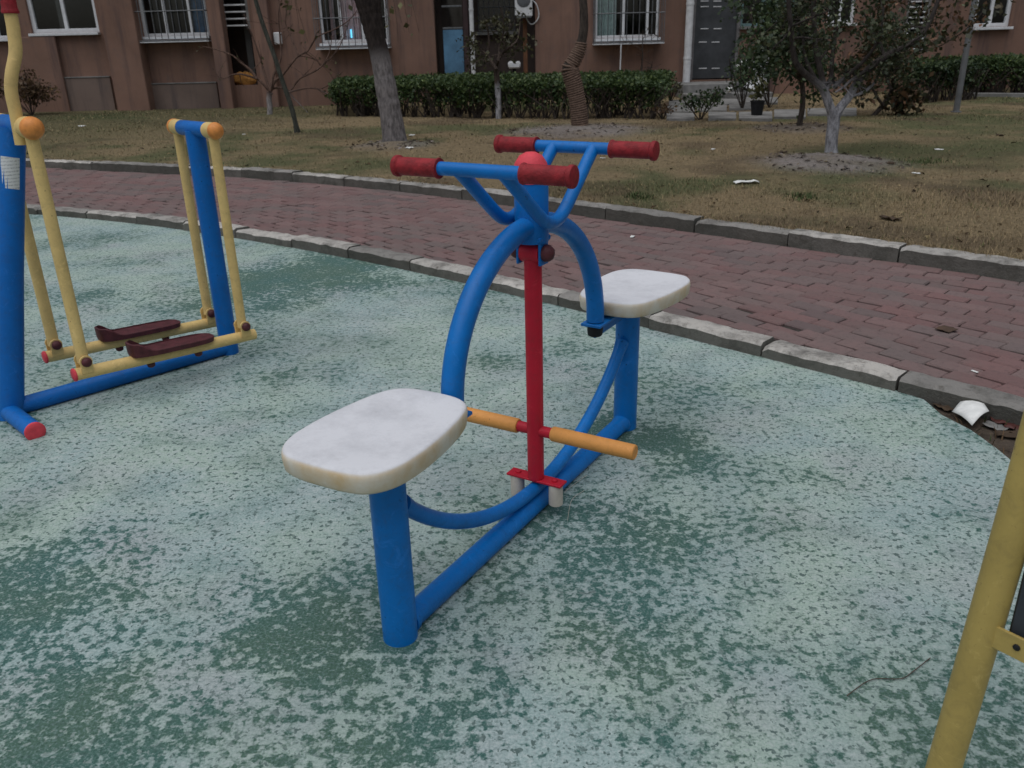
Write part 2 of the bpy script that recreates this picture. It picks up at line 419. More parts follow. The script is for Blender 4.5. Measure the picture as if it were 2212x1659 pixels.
# kerbs -------------------------------------------------------------------
def kerb_mat():
    m = NT('weathered_concrete_kerb'); wp = m.n('ShaderNodeNewGeometry').outputs['Position']; oi = m.n('ShaderNodeObjectInfo')
    a = m.noise(wp, 6, 6, .7); b = m.noise(wp, 40, 5, .75); c2 = m.noise(wp, 2.5, 4, .6)
    base = m.mix(oi.outputs['Random'], (.20, .19, .175), (.52, .49, .445))
    c = m.mix(m.ramp(a, [(.46, 0.0), (.66, .8)]), base, (.10, .095, .085))
    c = m.mix(m.ramp(b, [(.55, 0.0), (.75, .6)]), c, (.06, .058, .05))
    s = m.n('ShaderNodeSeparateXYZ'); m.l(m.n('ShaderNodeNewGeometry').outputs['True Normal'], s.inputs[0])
    face_shade = m.mix(m.ramp(c2, [(.4, 0.0), (.65, 1.0)]), (.055, .055, .045), (.085, .078, .066))
    c = m.mix(m.ramp(s.outputs[2], [(.2, .78), (.75, 0.0)]), c, face_shade)      # overcast shade painted into the colour of the upright faces
    d = m.noise(wp, 14, 5, .75); c = m.mix(m.ramp(d, [(.56, 0.0), (.70, .65)]), c, (.075, .065, .052)); m.col(c); m.set(Roughness=.92, Specular_IOR_Level=.25); m.bump(m.math('ADD', m.math('ADD', a, b), d), .6, .014)
    return m.m
MAT['kerb'] = kerb_mat()
def kerb(name, fb, wd, ztop, zbot, length, label, a0, a1, jitter):
    e = bpy.data.objects.new(name, None); COL.objects.link(e); struct(e, 'structure')
    a = a0
    while a < a1:
        sl = float(fb(a + .02) - fb(a)) / .02; da = length * random.uniform(.93, 1.05) / math.hypot(1, sl); gap = random.uniform(.004, .012)
        mb = MB(); N = 22; vs = []; fs = []; sd = random.uniform(0, 900)
        dz = random.uniform(-jitter, jitter); off = random.uniform(-.008, .008)
        chip = [random.random() < .2 for _ in range(2)]
        for i in range(N):
            aa_ = a + (da - gap) * i / (N - 1); b = float(fb(aa_)) + off; nn = [float(vnoise(sd + i * .55, 7.3 * q, 5)) - .5 for q in range(4)]; h = ztop + dz + .006 * nn[0]; r = .010 + .010 * (nn[1] + .5) ** 2; b += .006 * nn[2]
            if (i == 0 and chip[0]) or (i == N - 1 and chip[1]): h -= random.uniform(.004, .016); r += .008
            for (bb, zz) in ((b, zbot), (b, h - r), (b + r * 1.3, h), (b + wd - r * .8, h - .006 * (nn[3] + .5)), (b + wd, h - r), (b + wd, zbot)):
                p = ab(aa_, bb); vs.append((p[0], p[1], zz))
        for i in range(N - 1):
            for k in range(5): fs.append((i * 6 + k, (i + 1) * 6 + k, (i + 1) * 6 + k + 1, i * 6 + k + 1))
        fs.append(tuple(range(6))); fs.append(tuple(reversed(range((N - 1) * 6, N * 6))))
        mb.add(vs, fs).build('kerb_stone', 'kerb', e, True, 40); a += da
    return e
kerb('path_kerb', nearb, KW_N, Z_NK - .002, -.03, .60, '', -12.5, 3, .010)
kerb('lawn_kerb', farb, KW_F, Z_FK, .0, .75, '', -13.0, 4, .008)

# lawn --------------------------------------------------------------------
MOUNDS = []
for (px, py, r, h) in ((1790, 348, .66, .075), (1250, 280, .95, .06), (850, 312, .5, .05), (1726, 275, .6, .04)):
    p = gnd(px, py, .17); MOUNDS.append((p.x, p.y, r, h))
def lawn_z(x, y):
    x = np.asarray(x, float); y = np.asarray(y, float)
    a, b = to_ab(x, y); d = np.clip((b - farb(a) - .12) / 1.2, 0, 1)
    z = Z_LAWN - .012 + .03 * d + .05 * (fbm(x * .5, y * .5, 3) - .5) * d + .02 * (fbm(x * 2.5, y * 2.5, 9) - .5) * d
    for (mx, my, r, h) in MOUNDS:
        q = ((x - mx) ** 2 + (y - my) ** 2) / r ** 2; z = z + h * np.exp(-q * 2) * (.7 + .6 * fbm(x * 6, y * 6, 21))
    return z
def lawn_col(x, y):
    """bare colour of the turf: straw, olive green, trodden earth"""
    n1 = fbm(x * .55 + 3, y * .55, 11, 4); n2 = fbm(x * 3, y * 3, 31, 3); n3 = fbm(x * 1.4, y * 1.4, 51, 3)
    straw = np.array([.30, .228, .132]); green = np.array([.14, .145, .07]); earth = np.array([.15, .11, .07]); grey = np.array([.30, .265, .245])
    gsel = np.clip((n1 - .53) * 6 + (n2 - .5) * 2.2, 0, 1)[..., None]; e = np.clip((n3 - .55) * 6 + (n2 - .5) * 2, 0, 1)[..., None]
    c = straw * (1 - gsel) + green * gsel; c = c * (1 - .7 * e) + earth * .7 * e
    leftg = np.clip((-x - 3.5 + 0 * y) / 4 + (y - 12) / 8, 0, 1)[..., None] * .6
    c = c * (1 - leftg) + np.array([.07, .088, .04]) * leftg
    for (mx, my, r, h) in MOUNDS:
        q = np.exp(-(((x - mx) ** 2 + (y - my) ** 2) / (r * .95) ** 2) ** 2 * (1.0 + 1.2 * (n2 - .5)))[..., None]; q = np.clip(q * (1.15 + (n2[..., None] - .5) * 2.4), 0, 1) * (.95 if h > .055 else .6)
        c = c * (1 - q) + grey * (.75 + .5 * n2[..., None]) * q
    return c
A_ = np.concatenate([np.linspace(-34, -13, 22)[:-1], np.linspace(-13, 7, 170), np.linspace(7, 30, 24)[1:]])
W_ = np.concatenate([np.linspace(.11, 3, 46), np.linspace(3, 14, 70)[1:], np.linspace(14, 45, 20)[1:]])
AA, WW = np.meshgrid(A_, W_, indexing='ij'); BB = farb(AA) + WW; XY = ab(AA, BB); X, Y = XY[..., 0], XY[..., 1]
V = np.stack([X, Y, lawn_z(X, Y)], -1).reshape(-1, 3); I = np.arange(len(A_) * len(W_)).reshape(len(A_), len(W_))
Fq = np.stack([I[:-1, :-1], I[1:, :-1], I[1:, 1:], I[:-1, 1:]], -1).reshape(-1, 4)
def turf_mat(name, k, bump=True):
    m = NT(name); at_ = m.n('ShaderNodeAttribute', attribute_name='col'); wp = m.n('ShaderNodeNewGeometry').outputs['Position']
    if bump:
        f1 = m.noise(wp, 22, 5, .75); f2 = m.noise(wp, 70, 4, .75)
        c = m.mix(m.ramp(f1, [(.35, .5), (.52, 0.0)]), at_.outputs['Color'], mul((.07, .056, .034), 1))
        c = m.mix(m.ramp(f2, [(.55, 0.0), (.75, .5)]), c, (.24, .18, .10)); m.col(c); m.bump(m.math('ADD', f1, f2), 1.0, .03)
    else: m.col(at_.outputs['Color'])
    m.set(Roughness=.9, Specular_IOR_Level=.15); return m.m
MAT['turf'] = turf_mat('dry_turf', 1); MAT['blade'] = turf_mat('grass_blade', 1, False)
lawn = arrays('lawn', V, Fq, 'turf', None, lawn_col(V[:, 0], V[:, 1])); struct(lawn)
def blades(name, x, y, h, wd, cols, parent=None, lean=1.0):
    n = len(x); z = lawn_z(x, y) - .004; th = rng.uniform(0, 2 * np.pi, n); le = rng.uniform(.2, 1.0, n) * lean * h
    ph = th + np.pi / 2 + rng.normal(0, .4, n); b = np.stack([x, y, z], -1)
    s = np.stack([np.cos(ph), np.sin(ph), np.zeros(n)], -1) * (wd / 2)[:, None]
    mid = b + np.stack([np.cos(th) * le * .35, np.sin(th) * le * .35, h * .62], -1); tip = b + np.stack([np.cos(th) * le, np.sin(th) * le, h], -1)
    V = np.stack([b - s, b + s, mid + s * .7, tip, mid - s * .7], 1).reshape(-1, 3); k = np.arange(n)[:, None] * 5
    F3 = np.concatenate([np.concatenate([k, k + 1, k + 2], 1), np.concatenate([k, k + 2, k + 4], 1), np.concatenate([k + 4, k + 2, k + 3], 1)])
    return arrays(name, V, F3, 'blade', parent, np.repeat(cols, 5, 0))
def grass(n, dmin, dmax, hmin, hmax, w0):
    a = rng.uniform(-21, 7.5, n * 4); wv = np.where(rng.random(n * 4) < .06, rng.uniform(.06, .22, n * 4), rng.uniform(.12, 15 if dmax > 8 else 4.5, n * 4)); p = ab(a, farb(a) + wv); x, y = p[:, 0], p[:, 1]; d = np.hypot(x, y)
    keep = (d > dmin) & (d < dmax) & (y < 18.1) & (rng.random(n * 4) < (.4 + .9 * fbm(x * 2, y * 2, 77))) & (np.abs(x) < y * .68 + .6)
    
    for (mx, my, r, h_) in MOUNDS:
        q = np.hypot(x - mx, y - my) < r * .75 * (.7 + .6 * vnoise(x * 3, y * 3, 4)); keep &= ~(q & (rng.random(n * 4) < .9))
    x, y, d = x[keep][:n], y[keep][:n], d[keep][:n]; m = len(x)
    c = lawn_col(x, y) * rng.uniform(.55, 1.35, (m, 1)); t = rng.random(m)
    c[t < .25] = np.array([.36, .275, .155]) * rng.uniform(.6, 1.05, (int((t < .25).sum()), 1))
    c[t > .93] = np.array([.065, .10, .03]) * rng.uniform(.6, 1.2, (int((t > .93).sum()), 1))
    return x, y, rng.uniform(hmin, hmax, m) * (.6 + .8 * vnoise(x * 1.3, y * 1.3, 8)), w0 * (d / 7) * rng.uniform(.6, 1.4, m), c
gx = [grass(70000, 4, 7.6, .012, .042, .0032), grass(60000, 4, 9.5, .008, .028, .0045), grass(60000, 9.5, 20, .008, .028, .0045)]
gp = [np.concatenate([q[i] for q in gx]) for i in range(5)]
grs = blades('grass', gp[0], gp[1], gp[2], gp[3], gp[4], None, 1.4); struct(grs, 'stuff', 'short dry straw and olive grass over the lawn')

def litter(name, n, cols, smin, smax, near=None, label=''):
    if near is None:
        a = rng.uniform(-12, 5, n); p = ab(a, farb(a) + .2 + rng.random(n) ** 1.3 * 10); x, y = p[:, 0], p[:, 1]; k = vnoise(x * .8, y * .8, 91) > .35; x, y = x[k], y[k]
    else:
        k = rng.integers(0, len(near), n); mm = np.array(near)[k]; t = rng.uniform(0, 2 * np.pi, n); q = mm[:, 2] * (.35 + .75 * rng.random(n)); x, y = mm[:, 0] + q * np.cos(t), mm[:, 1] + q * np.sin(t)
    m = len(x); z = lawn_z(x, y) + .006; th = rng.uniform(0, 6.28, m); L = rng.uniform(smin, smax, m); d = np.stack([np.cos(th), np.sin(th), rng.normal(0, .25, m)], -1) * L[:, None]; s_ = np.stack([-np.sin(th), np.cos(th), rng.normal(0, .25, m)], -1) * (L * .42)[:, None]
    c = np.stack([x, y, z], -1); up = np.array([0, 0, 1.0]) * (L * rng.uniform(.1, .45, m))[:, None]
    V = np.stack([c - d, c + s_ + up, c + d, c - s_ + up * .8, c + up * .2], 1).reshape(-1, 3); k = np.arange(m)[:, None] * 5
    F3 = np.concatenate([np.concatenate([k + i, k + (i + 1) % 4, k + 4], 1) for i in range(4)])
    cc = np.array(cols)[rng.integers(0, len(cols), m)] * rng.uniform(.6, 1.3, (m, 1)); struct(arrays(name, V, F3, 'blade', None, np.repeat(cc, 5, 0)), 'stuff', label)
litter('leaf_litter', 1500, [(.06, .038, .02), (.10, .06, .03), (.035, .025, .016), (.22, .17, .09)], .012, .035, None, 'dead leaves and crumbs strewn over the lawn')
litter('soil_clods', 420, [(.20, .17, .15), (.11, .085, .07), (.05, .038, .03)], .015, .045, MOUNDS, 'clods and dead leaves round the bare soil mounds')

# ================================================================== SEATED RIDER MACHINE
AZ = 0.54358
rider = thing('seated_exercise_machine', 'blue two-seat leg exerciser with white seats, red pendulum bar and red grips', 'exercise machine', (.063, 2.241, 0), -AZ)
SEAT_TOP, PL = .552, .673
for s in (-1, 1):
    MB().lathe([(.042, -.02), (.042, .30), (.042, .497)], (0, s * PL, 0), seg=28).build('post', 'blue', rider)
MB().tube([(0, -PL + .03, .026), (0, -PL + .043, .026), (0, -PL + .050, .026), (0, -.2, .026), (0, .2, .026), (0, PL - .050, .026), (0, PL - .043, .026), (0, PL - .03, .026)], [.035, .0345, .030, .030, .030, .030, .0345, .035], 20).build('ground_rail', 'blue', rider)
Rb = .869; pts = []
for i in range(41):
    y = -.628 + 1.256 * i / 40; pts.append((0, y, .0765 + Rb - math.sqrt(Rb * Rb - y * y)))
MB().tube(pts, [.0245 if i in (0, 40) else .0205 for i in range(41)], 18).build('curved_brace', 'blue', rider)
pts = [(0, -.405 * math.cos(t), .50 + .372 * math.sin(t)) for t in np.linspace(0, math.pi, 49)]
MB().tube([(0, -.405, .487)] + pts + [(0, .405, .487)], .0285, 20).build('arch', 'blue', rider)
for s in (-1, 1):
    b = MB(); b.box((0, s * .515, .479), (.07, .29, .010), 0, .002); b.box((.0, s * .52, .452), (.010, .24, .046), 0, .002)
    br = b.build('bracket', 'blue', rider)
    MB().lathe([(.020, 0), (.024, .004), (.0255, .018), (.0255, .034), (.022, .036)], (0, s * .405, .437), seg=16).build('rubber_nut', 'black', br)
col = MB(); col.lathe([(.0445, .828), (.0455, .832), (.0455, .99), (.0445, .994)], seg=28).build('column', 'blue', rider)
MB().lathe([(.047, .985), (.048, .995), (.047, 1.012), (.042, 1.034), (.030, 1.052), (.014, 1.0605), (.002, 1.062)], seg=28).build('column_cap', 'cap_red', rider)
for s in (-1, 1):                                        # bent side tubes that carry both handlebars
    pts = [(s * .063, -.243, 1.045), (s * .063, -.20, 1.012), (s * .064, -.12, .948), (s * .065, -.075, .914), (s * .065, -.04, .893), (s * .065, 0, .885),
           (s * .065, .04, .893), (s * .065, .075, .914), (s * .064, .12, .948), (s * .063, .20, 1.012), (s * .063, .243, 1.045)]
    MB().tube(spline(pts, 5), .0175, 16).build('side_tube', 'blue', rider)
for s in (-1, 1):
    hb = MB().tube([(-.235, s * .243, 1.0456), (-.08, s * .243, 1.0456), (.08, s * .243, 1.0456), (.235, s * .243, 1.0456)], .0165, 18).build('handlebar', 'blue', rider)
    for q in (-1, 1):
        prof = [(.0165, 0), (.0245, .001), (.0255, .004), (.0245, .007), (.0222, .010)] + [(.0222 + (.0005 if k % 2 else 0), .012 + k * .0045) for k in range(23)] + [(.0222, .118), (.0262, .122), (.0268, .128), (.0255, .133), (.018, .135)]
        MB().lathe(prof, (q * .115, s * .243, 1.0456), (q, 0, 0), 24).build('grip', 'grip', hb)
def seat_mesh(sgn):
    half = [(0, -.868), (.06, -.866), (.112, -.850), (.146, -.795), (.153, -.70), (.142, -.585), (.119, -.49), (.078, -.448), (0, -.438)]
    pts = [Vector((x, y, 0)) for x, y in half] + [Vector((-x, y, 0)) for x, y in reversed(half[1:-1])]
    out = spline(pts, 5, True); c = Vector((0, -.655, 0)); vs = []; fs = []; n = len(out)
    rings = [(.90, -.052), (.965, -.050), (.985, -.044), (1.0, -.020), (1.0, -.012), (.99, -.005), (.97, -.001), (.93, .0), (.80, -.001), (.55, -.004), (.25, -.006)]
    for k, z in rings:
        for p in out:
            q = c + (p - c) * k; vs.append((q.x, q.y * (-sgn) if sgn > 0 else q.y, z))
    for i in range(len(rings) - 1):
        for k in range(n): fs.append((i * n + k, i * n + (k + 1) % n, (i + 1) * n + (k + 1) % n, (i + 1) * n + k))
    vs.append((0, (c.y if sgn < 0 else -c.y), -.0065)); L = len(vs) - 1; b = (len(rings) - 1) * n
    for k in range(n): fs.append((b + k, b + (k + 1) % n, L))
    fs.append(tuple(reversed(range(n))))
    if sgn > 0: fs = [tuple(reversed(q)) for q in fs]
    return MB().add(vs, fs)
for s, dx, rot in ((-1, -.016, .03), (1, .026, -.05)):
    mb = seat_mesh(s); cy = s * .655; cs, sn = math.cos(rot), math.sin(rot)
    mb.v = [(x * cs - (y - cy) * sn + dx, x * sn + (y - cy) * cs + cy, z + SEAT_TOP - (.0 if s < 0 else .006)) for x, y, z in mb.v]
    mb.build('seat', 'seat', rider, True, 50)
# pendulum: clevis under the column, bar, pegs, base plate and rollers
cl = MB()
for q in (-1, 1): cl.box((q * .034, 0, .805), (.008, .045, .075), 0, .002)
cl.box((0, 0, .838), (.085, .06, .014), 0, .003)
clo = cl.build('clevis', 'blue', rider)
for q in (-1, 1): MB().lathe([(.022, .0), (.0235, .004), (.022, .014), (.016, .023), (.006, .027), (.001, .028)], (q * .0385, 0, .80), (q, 0, 0), 18).build('bolt_cap', 'maroon', clo)
bar = MB(); bar.lathe([(.0245, .112), (.0245, .45), (.0245, .78)], (0, .004, 0), seg=24)
bar.lathe([(.026, -.029), (.027, -.026), (.027, .026), (.026, .029)], (0, .002, .797), (1, 0, 0), 20)
baro = bar.build('pendulum_bar', 'red', rider)
pl = MB(); pl.box((0, .006, .1075), (.185, .044, .007), 0, .0015)
for q in (-1, 1): pl.lathe([(.009, 0), (.009, .005), (.006, .007)], (q * .062, .006, .111), seg=6)
pl.build('foot_plate', 'red', baro)
for q in (-1, 1): MB().lathe([(.019, 0), (.0215, .003), (.0215, .066), (.0195, .0695)], (q * .066, .006, .0345), seg=22).build('roller', 'cream', baro)
MB().tube([(-.10, .004, .268), (.10, .004, .268)], .0165, 16).build('peg_axle', 'red', baro)
for q in (-1, 1):
    MB().lathe([(.0165, .0), (.0205, .001), (.0222, .005), (.0222, .253), (.0212, .258), (.0175, .260), (.016, .2585)], (q * .056, .004, .268), (q, 0, 0), 22).build('foot_peg', 'orange_sleeve', baro)

# ================================================================== AIR WALKER
walker = thing('air_walker', 'blue air walker frame with yellow swing arms, maroon pedals and orange ball caps', 'exercise machine', (-1.98, 3.051, 0), -math.radians(44.03))
NY, FY, NZ, FZ, MX = .262, .952, 1.079, 1.010, .18
MB().tube([(0, .0, -.02), (0, .01, .03), (0, .125, .55), (0, .25, 1.072)], .047, 24).build('post', 'blue_dark', walker)
MB().tube([(0, FY, -.02), (0, FY, .5), (0, FY, 1.003)], .0405, 24).build('post', 'blue_dark', walker)
MB().tube([(0, .02, .032), (0, .5, .032), (0, FY - .02, .032)], .0335, 20).build('ground_rail', 'blue_dark', walker)
for y in (0.0,):
    ft = MB().tube([(-.285, y, .024), (0, y, .024), (.285, y, .024)], .0345, 20).build('foot_bar', 'blue_dark', walker)
    for q in (-1, 1): MB().lathe([(.0345, 0), (.037, .001), (.037, .007), (.034, .010), (.02, .012)], (q * .284, y, .024), (q, 0, 0), 20).build('end_cap', 'cap_red', ft)
for y, z, r in ((NY, NZ, .0375), (FY, FZ, .0315)):
    cb = MB().lathe([(r - .001, -.112), (r, -.110), (r, .110), (r - .001, .112)], (0, y, z), (1, 0, 0), 24).build('crossbar', 'blue_dark', walker)
    for q in (-1, 1):
        MB().lathe([(r, .1125), (r + .001, .115), (r + .001, .172), (r - .001, .175)], (0, y, z), (q, 0, 0), 24).build('sleeve', 'yellow', cb)
        pr = [(math.cos(t) * (r + .003), .176 + math.sin(t) * (r + .003)) for t in np.linspace(0, math.pi / 2, 9)]
        MB().lathe([(r + .002, .172)] + pr, (0, y, z), (q, 0, 0), 24).build('ball_cap', 'orange_ball', cb)
for q in (-1, 1):
    x = q * MX * .86
    for y, z0, z1, r in ((NY, NZ, .198, .0225), (FY, FZ, .166, .0205)):
        MB().tube([(x, y, z0 - .02), (x, y, .6), (x, y, z1 - .005)], r, 18).build('swing_arm', 'yellow', walker)
    y0, y1, za, zb = .222, 1.005, .150, .112
    bm = MB().tube([(x, y0, za), (x, (y0 + y1) / 2, (za + zb) / 2), (x, y1, zb)], .0245, 18).build('pedal_beam', 'yellow', walker)
    MB().lathe([(.0245, 0), (.0262, .001), (.0262, .007), (.022, .010), (.01, .011)], (x, y0, za), (0, -1, 0), 18).build('end_cap', 'cap_red', bm)
    for y, z in ((NY, .199), (FY, .167)):
        lg = MB()
        for sx in (-1, 1):
            lg.lathe([(.024, 0), (.025, .001), (.025, .006), (.024, .007)], (x + sx * .0265 - .0035, y, z), (1, 0, 0), 18)
            lg.box((x + sx * .0265, y, z - .024), (.0065, .046, .045), 0, .001)
        lo = lg.build('lug', 'yellow', bm)
        for sx in (-1, 1): MB().lathe([(.0185, 0), (.0195, .004), (.018, .013), (.012, .020), (.004, .0225)], (x + sx * .0305, y, z), (sx, 0, 0), 16).build('bolt_cap', 'maroon', lo)
    # pedal tray with raised heel lip, nuts below
    pm = []; N = 40
    hw, ya, yb = .058, .445, .800
    outl = []
    for k in range(N):
        t = 2 * math.pi * k / N; cx_, sy_ = math.cos(t), math.sin(t)
        outl.append((x + hw * math.copysign(abs(cx_) ** .55, cx_), (ya + yb) / 2 + (yb - ya) / 2 * math.copysign(abs(sy_) ** .62, sy_)))
    def bz(y): return za + (zb - za) * (y - y0) / (y1 - y0) + .024
    vs = []; fs = []
    def lip(y): return .036 * min(1, max(0, (ya + .075 - y) / .05))
    cx0, cy0 = x, (ya + yb) / 2
    rr = [(1, -.002, 0), (1.02, .012, 0), (1.03, .018, 1), (.985, .020, 1), (.96, .014, 0), (.5, .015, 0), (.1, .015, 0)]
    for (k_, dz_, lp) in rr:
        for (px_, py_) in outl:
            X_ = cx0 + (px_ - cx0) * k_; Y_ = cy0 + (py_ - cy0) * k_; vs.append((X_, Y_, bz(Y_) + dz_ + (lip(py_) if lp else 0)))
    for i in range(len(rr) - 1):
        for k in range(N): fs.append((i * N + k, i * N + (k + 1) % N, (i + 1) * N + (k + 1) % N, (i + 1) * N + k))
    fs.append(tuple(reversed(range(N)))); fs.append(tuple(range((len(rr) - 1) * N, len(rr) * N)))
    pe = MB().add(vs, fs).build('pedal', 'maroon', walker)
    for y in (.52, .73): MB().lathe([(.016, 0), (.017, .004), (.015, .014), (.008, .019), (.002, .020)], (x, y, bz(y) - .047), (0, 0, -1), 14).build('nut_cap', 'maroon', pe)
hp = spline([(.1, .240, 1.02), (.1, .245, 1.127), (.1, .247, 1.200), (.1, .262, 1.258), (.1, .290, 1.328), (.1, .299, 1.392), (.1, .302, 1.434), (.1, .306, 1.56)], 6)
hd = MB().tube(hp, .0215, 18).build('handle', 'yellow', walker)
MB().lathe([(.0215, 0), (.0275, .001), (.029, .006), (.027, .012), (.025, .02), (.025, .11), (.028, .118), (.022, .124), (.01, .125)], (.1, .3025, 1.452), (0, .03, 1), 20).build('grip', 'grip', hd)
lb = MB(); N = 10; vs = []; fs = []
for j in range(5):
    z = .862 + .11 * j / 4; cy = (z - .03) / 1.042 * .24 + .01
    for i in range(N):
        t = math.radians(-62) + math.radians(78) * i / (N - 1); vs.append((.0478 * math.cos(t), cy + .0478 * math.sin(t) * .98, z - .0478 * math.sin(t) * .23))
for j in range(4):
    for i in range(N - 1): fs.append((j * N + i, j * N + i + 1, (j + 1) * N + i + 1, (j + 1) * N + i))
lb.add(vs, fs).build('label_sticker', 'sticker', walker)

# ================================================================== NOTICE BOARD ON YELLOW POSTS (right edge)
sg = gnd(2040, 1720); bd = Vector((.6, -.8, 0))
board = thing('notice_board', 'yellow tube post with bolted tab and charcoal panel at the right edge', 'sign', (sg.x, sg.y, 0), 0)
for k in (0, 1):
    p = bd * (.62 * k)
    MB().tube([(p.x - .018, p.y, -.02), (p.x + .012, p.y, .6), (p.x + .05, p.y, 1.5), (p.x + .051, p.y, 1.515)], [.0285, .0285, .0285, .022], 24).build('post', 'yellow_near', board)
an = math.atan2(bd.y, bd.x); c = bd * .31 + Vector((.01, 0, 0))
pn = MB().box((c.x, c.y, .795), (.556, .018, .80), an, .004).build('panel', 'dark_panel', board)
for k, z in ((.060, .392), (.060, 1.19), (.574, .392), (.574, 1.19)):
    p = bd * k + Vector((-.8, -.6, 0)) * .012; tb = MB().box((p.x, p.y, z - .002), (.075, .006, .042), an, .001)
    to = tb.build('tab', 'yellow_near', board)
    q = p + Vector((-.8, -.6, 0)) * .003; MB().lathe([(.006, 0), (.006, .002), (.003, .004)], (q.x, q.y, z), (-.8, -.6, 0), 8).build('screw', 'black', to)

# ================================================================== APARTMENT BUILDING
WY = 18.3; ZG = .13
def wall_mat(name, c):
    m = NT(name); wp = m.n('ShaderNodeNewGeometry').outputs['Position']
    a = m.noise(wp, .8, 5, .6); b = m.noise(wp, 5, 5, .7); f = m.noise(wp, 60, 3, .7)
    k = m.mix(m.ramp(a, [(.35, 0.0), (.65, 1.0)]), mul(c, .82), mul(c, 1.14))
    k = m.mix(m.ramp(b, [(.55, 0.0), (.75, .35)]), k, mul((c[1], c[1], c[1]), .8))
    mp = m.n('ShaderNodeMapping'); m.l(wp, mp.inputs[0]); mp.inputs['Scale'].default_value = (5, 5, .35); k = m.mix(m.ramp(m.noise(mp.outputs[0], 1.0, 5, .7), [(.5, 0.0), (.72, .75)]), k, mul((c[1], c[2], c[2]), .62))   # rain streaks
    m.col(k); m.set(Roughness=.9, Specular_IOR_Level=.2); m.bump(m.math('ADD', b, m.math('MULTIPLY', f, .4)), .25, .02); return m.m
MAT['stucco'] = wall_mat('terracotta_stucco', (.225, .134, .100))
MAT['stucco_plinth'] = wall_mat('grey_brown_plinth', (.18, .132, .11))
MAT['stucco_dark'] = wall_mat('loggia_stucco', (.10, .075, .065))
MAT['white_frame'] = simple('white_pvc', (.66, .67, .68), .45, .1, 8, .05, 60, .4)
MAT['teal_frame'] = simple('teal_frame', (.12, .20, .20), .5, .2, 8, .05, 60, .4)
MAT['steel_bar'] = simple('galvanised_bar', (.13, .135, .14), .5, .25, 20, .1, 60, .4, .3)
MAT['interior'] = simple('room_wall', (.10, .095, .09), .9, .2, 2, 0)
MAT['blue_door'] = simple('faded_blue_sheet', (.085, .19, .30), .6, .25, 3, .1, 40, .35)
MAT['door'] = simple('dark_metal_door', (.055, .058, .062), .45, .25, 4, .1, 60, .45, .2)
MAT['concrete'] = simple('old_concrete', (.20, .195, .185), .92, .3, 4, .5, 50, .2)
MAT['curtain'] = simple('pink_curtain', (.80, .60, .63), .9, .2, 12, 0)
MAT['curtain_pale'] = simple('pale_green_curtain', (.55, .63, .61), .9, .2, 12, 0)
MAT['cloth_blue'] = simple('blue_cloth', (.10, .20, .34), .9, .3, 10, 0)
MAT['white_paint'] = simple('white_paint', (.62, .62, .62), .7, .15, 10, .1, 60, .3)
MAT['paper'] = simple('white_paper', (.72, .72, .69), .8, .12, 20, .1, 60, .2)
MAT['sack'] = simple('orange_woven_sack', (.36, .17, .045), .8, .4, 14, .4, 60, .2)
def glass_mat():
    m = NT('window_glass'); g_ = m.n('ShaderNodeBsdfGlossy'); g_.inputs['Roughness'].default_value = .04; t = m.n('ShaderNodeBsdfTransparent'); t.inputs[0].default_value = (.88, .91, .91, 1)
    lw_ = m.n('ShaderNodeLayerWeight'); fac = m.math('ADD', m.math('MULTIPLY', m.math('POWER', lw_.outputs['Facing'], 4.0), .7), .05); mx = m.n('ShaderNodeMixShader'); m.l(fac, mx.inputs[0]); m.l(t.outputs[0], mx.inputs[1]); m.l(g_.outputs[0], mx.inputs[2]); m.l(mx.outputs[0], m.out.inputs[0]); return m.m
MAT['glass'] = glass_mat()
def screen_mat():
    m = NT('lit_screen'); m.col((.1, .4, .6)); m.set(Emission_Color=(.15, .65, .95, 1), Emission_Strength=1.2); return m.m
MAT['screen'] = screen_mat()

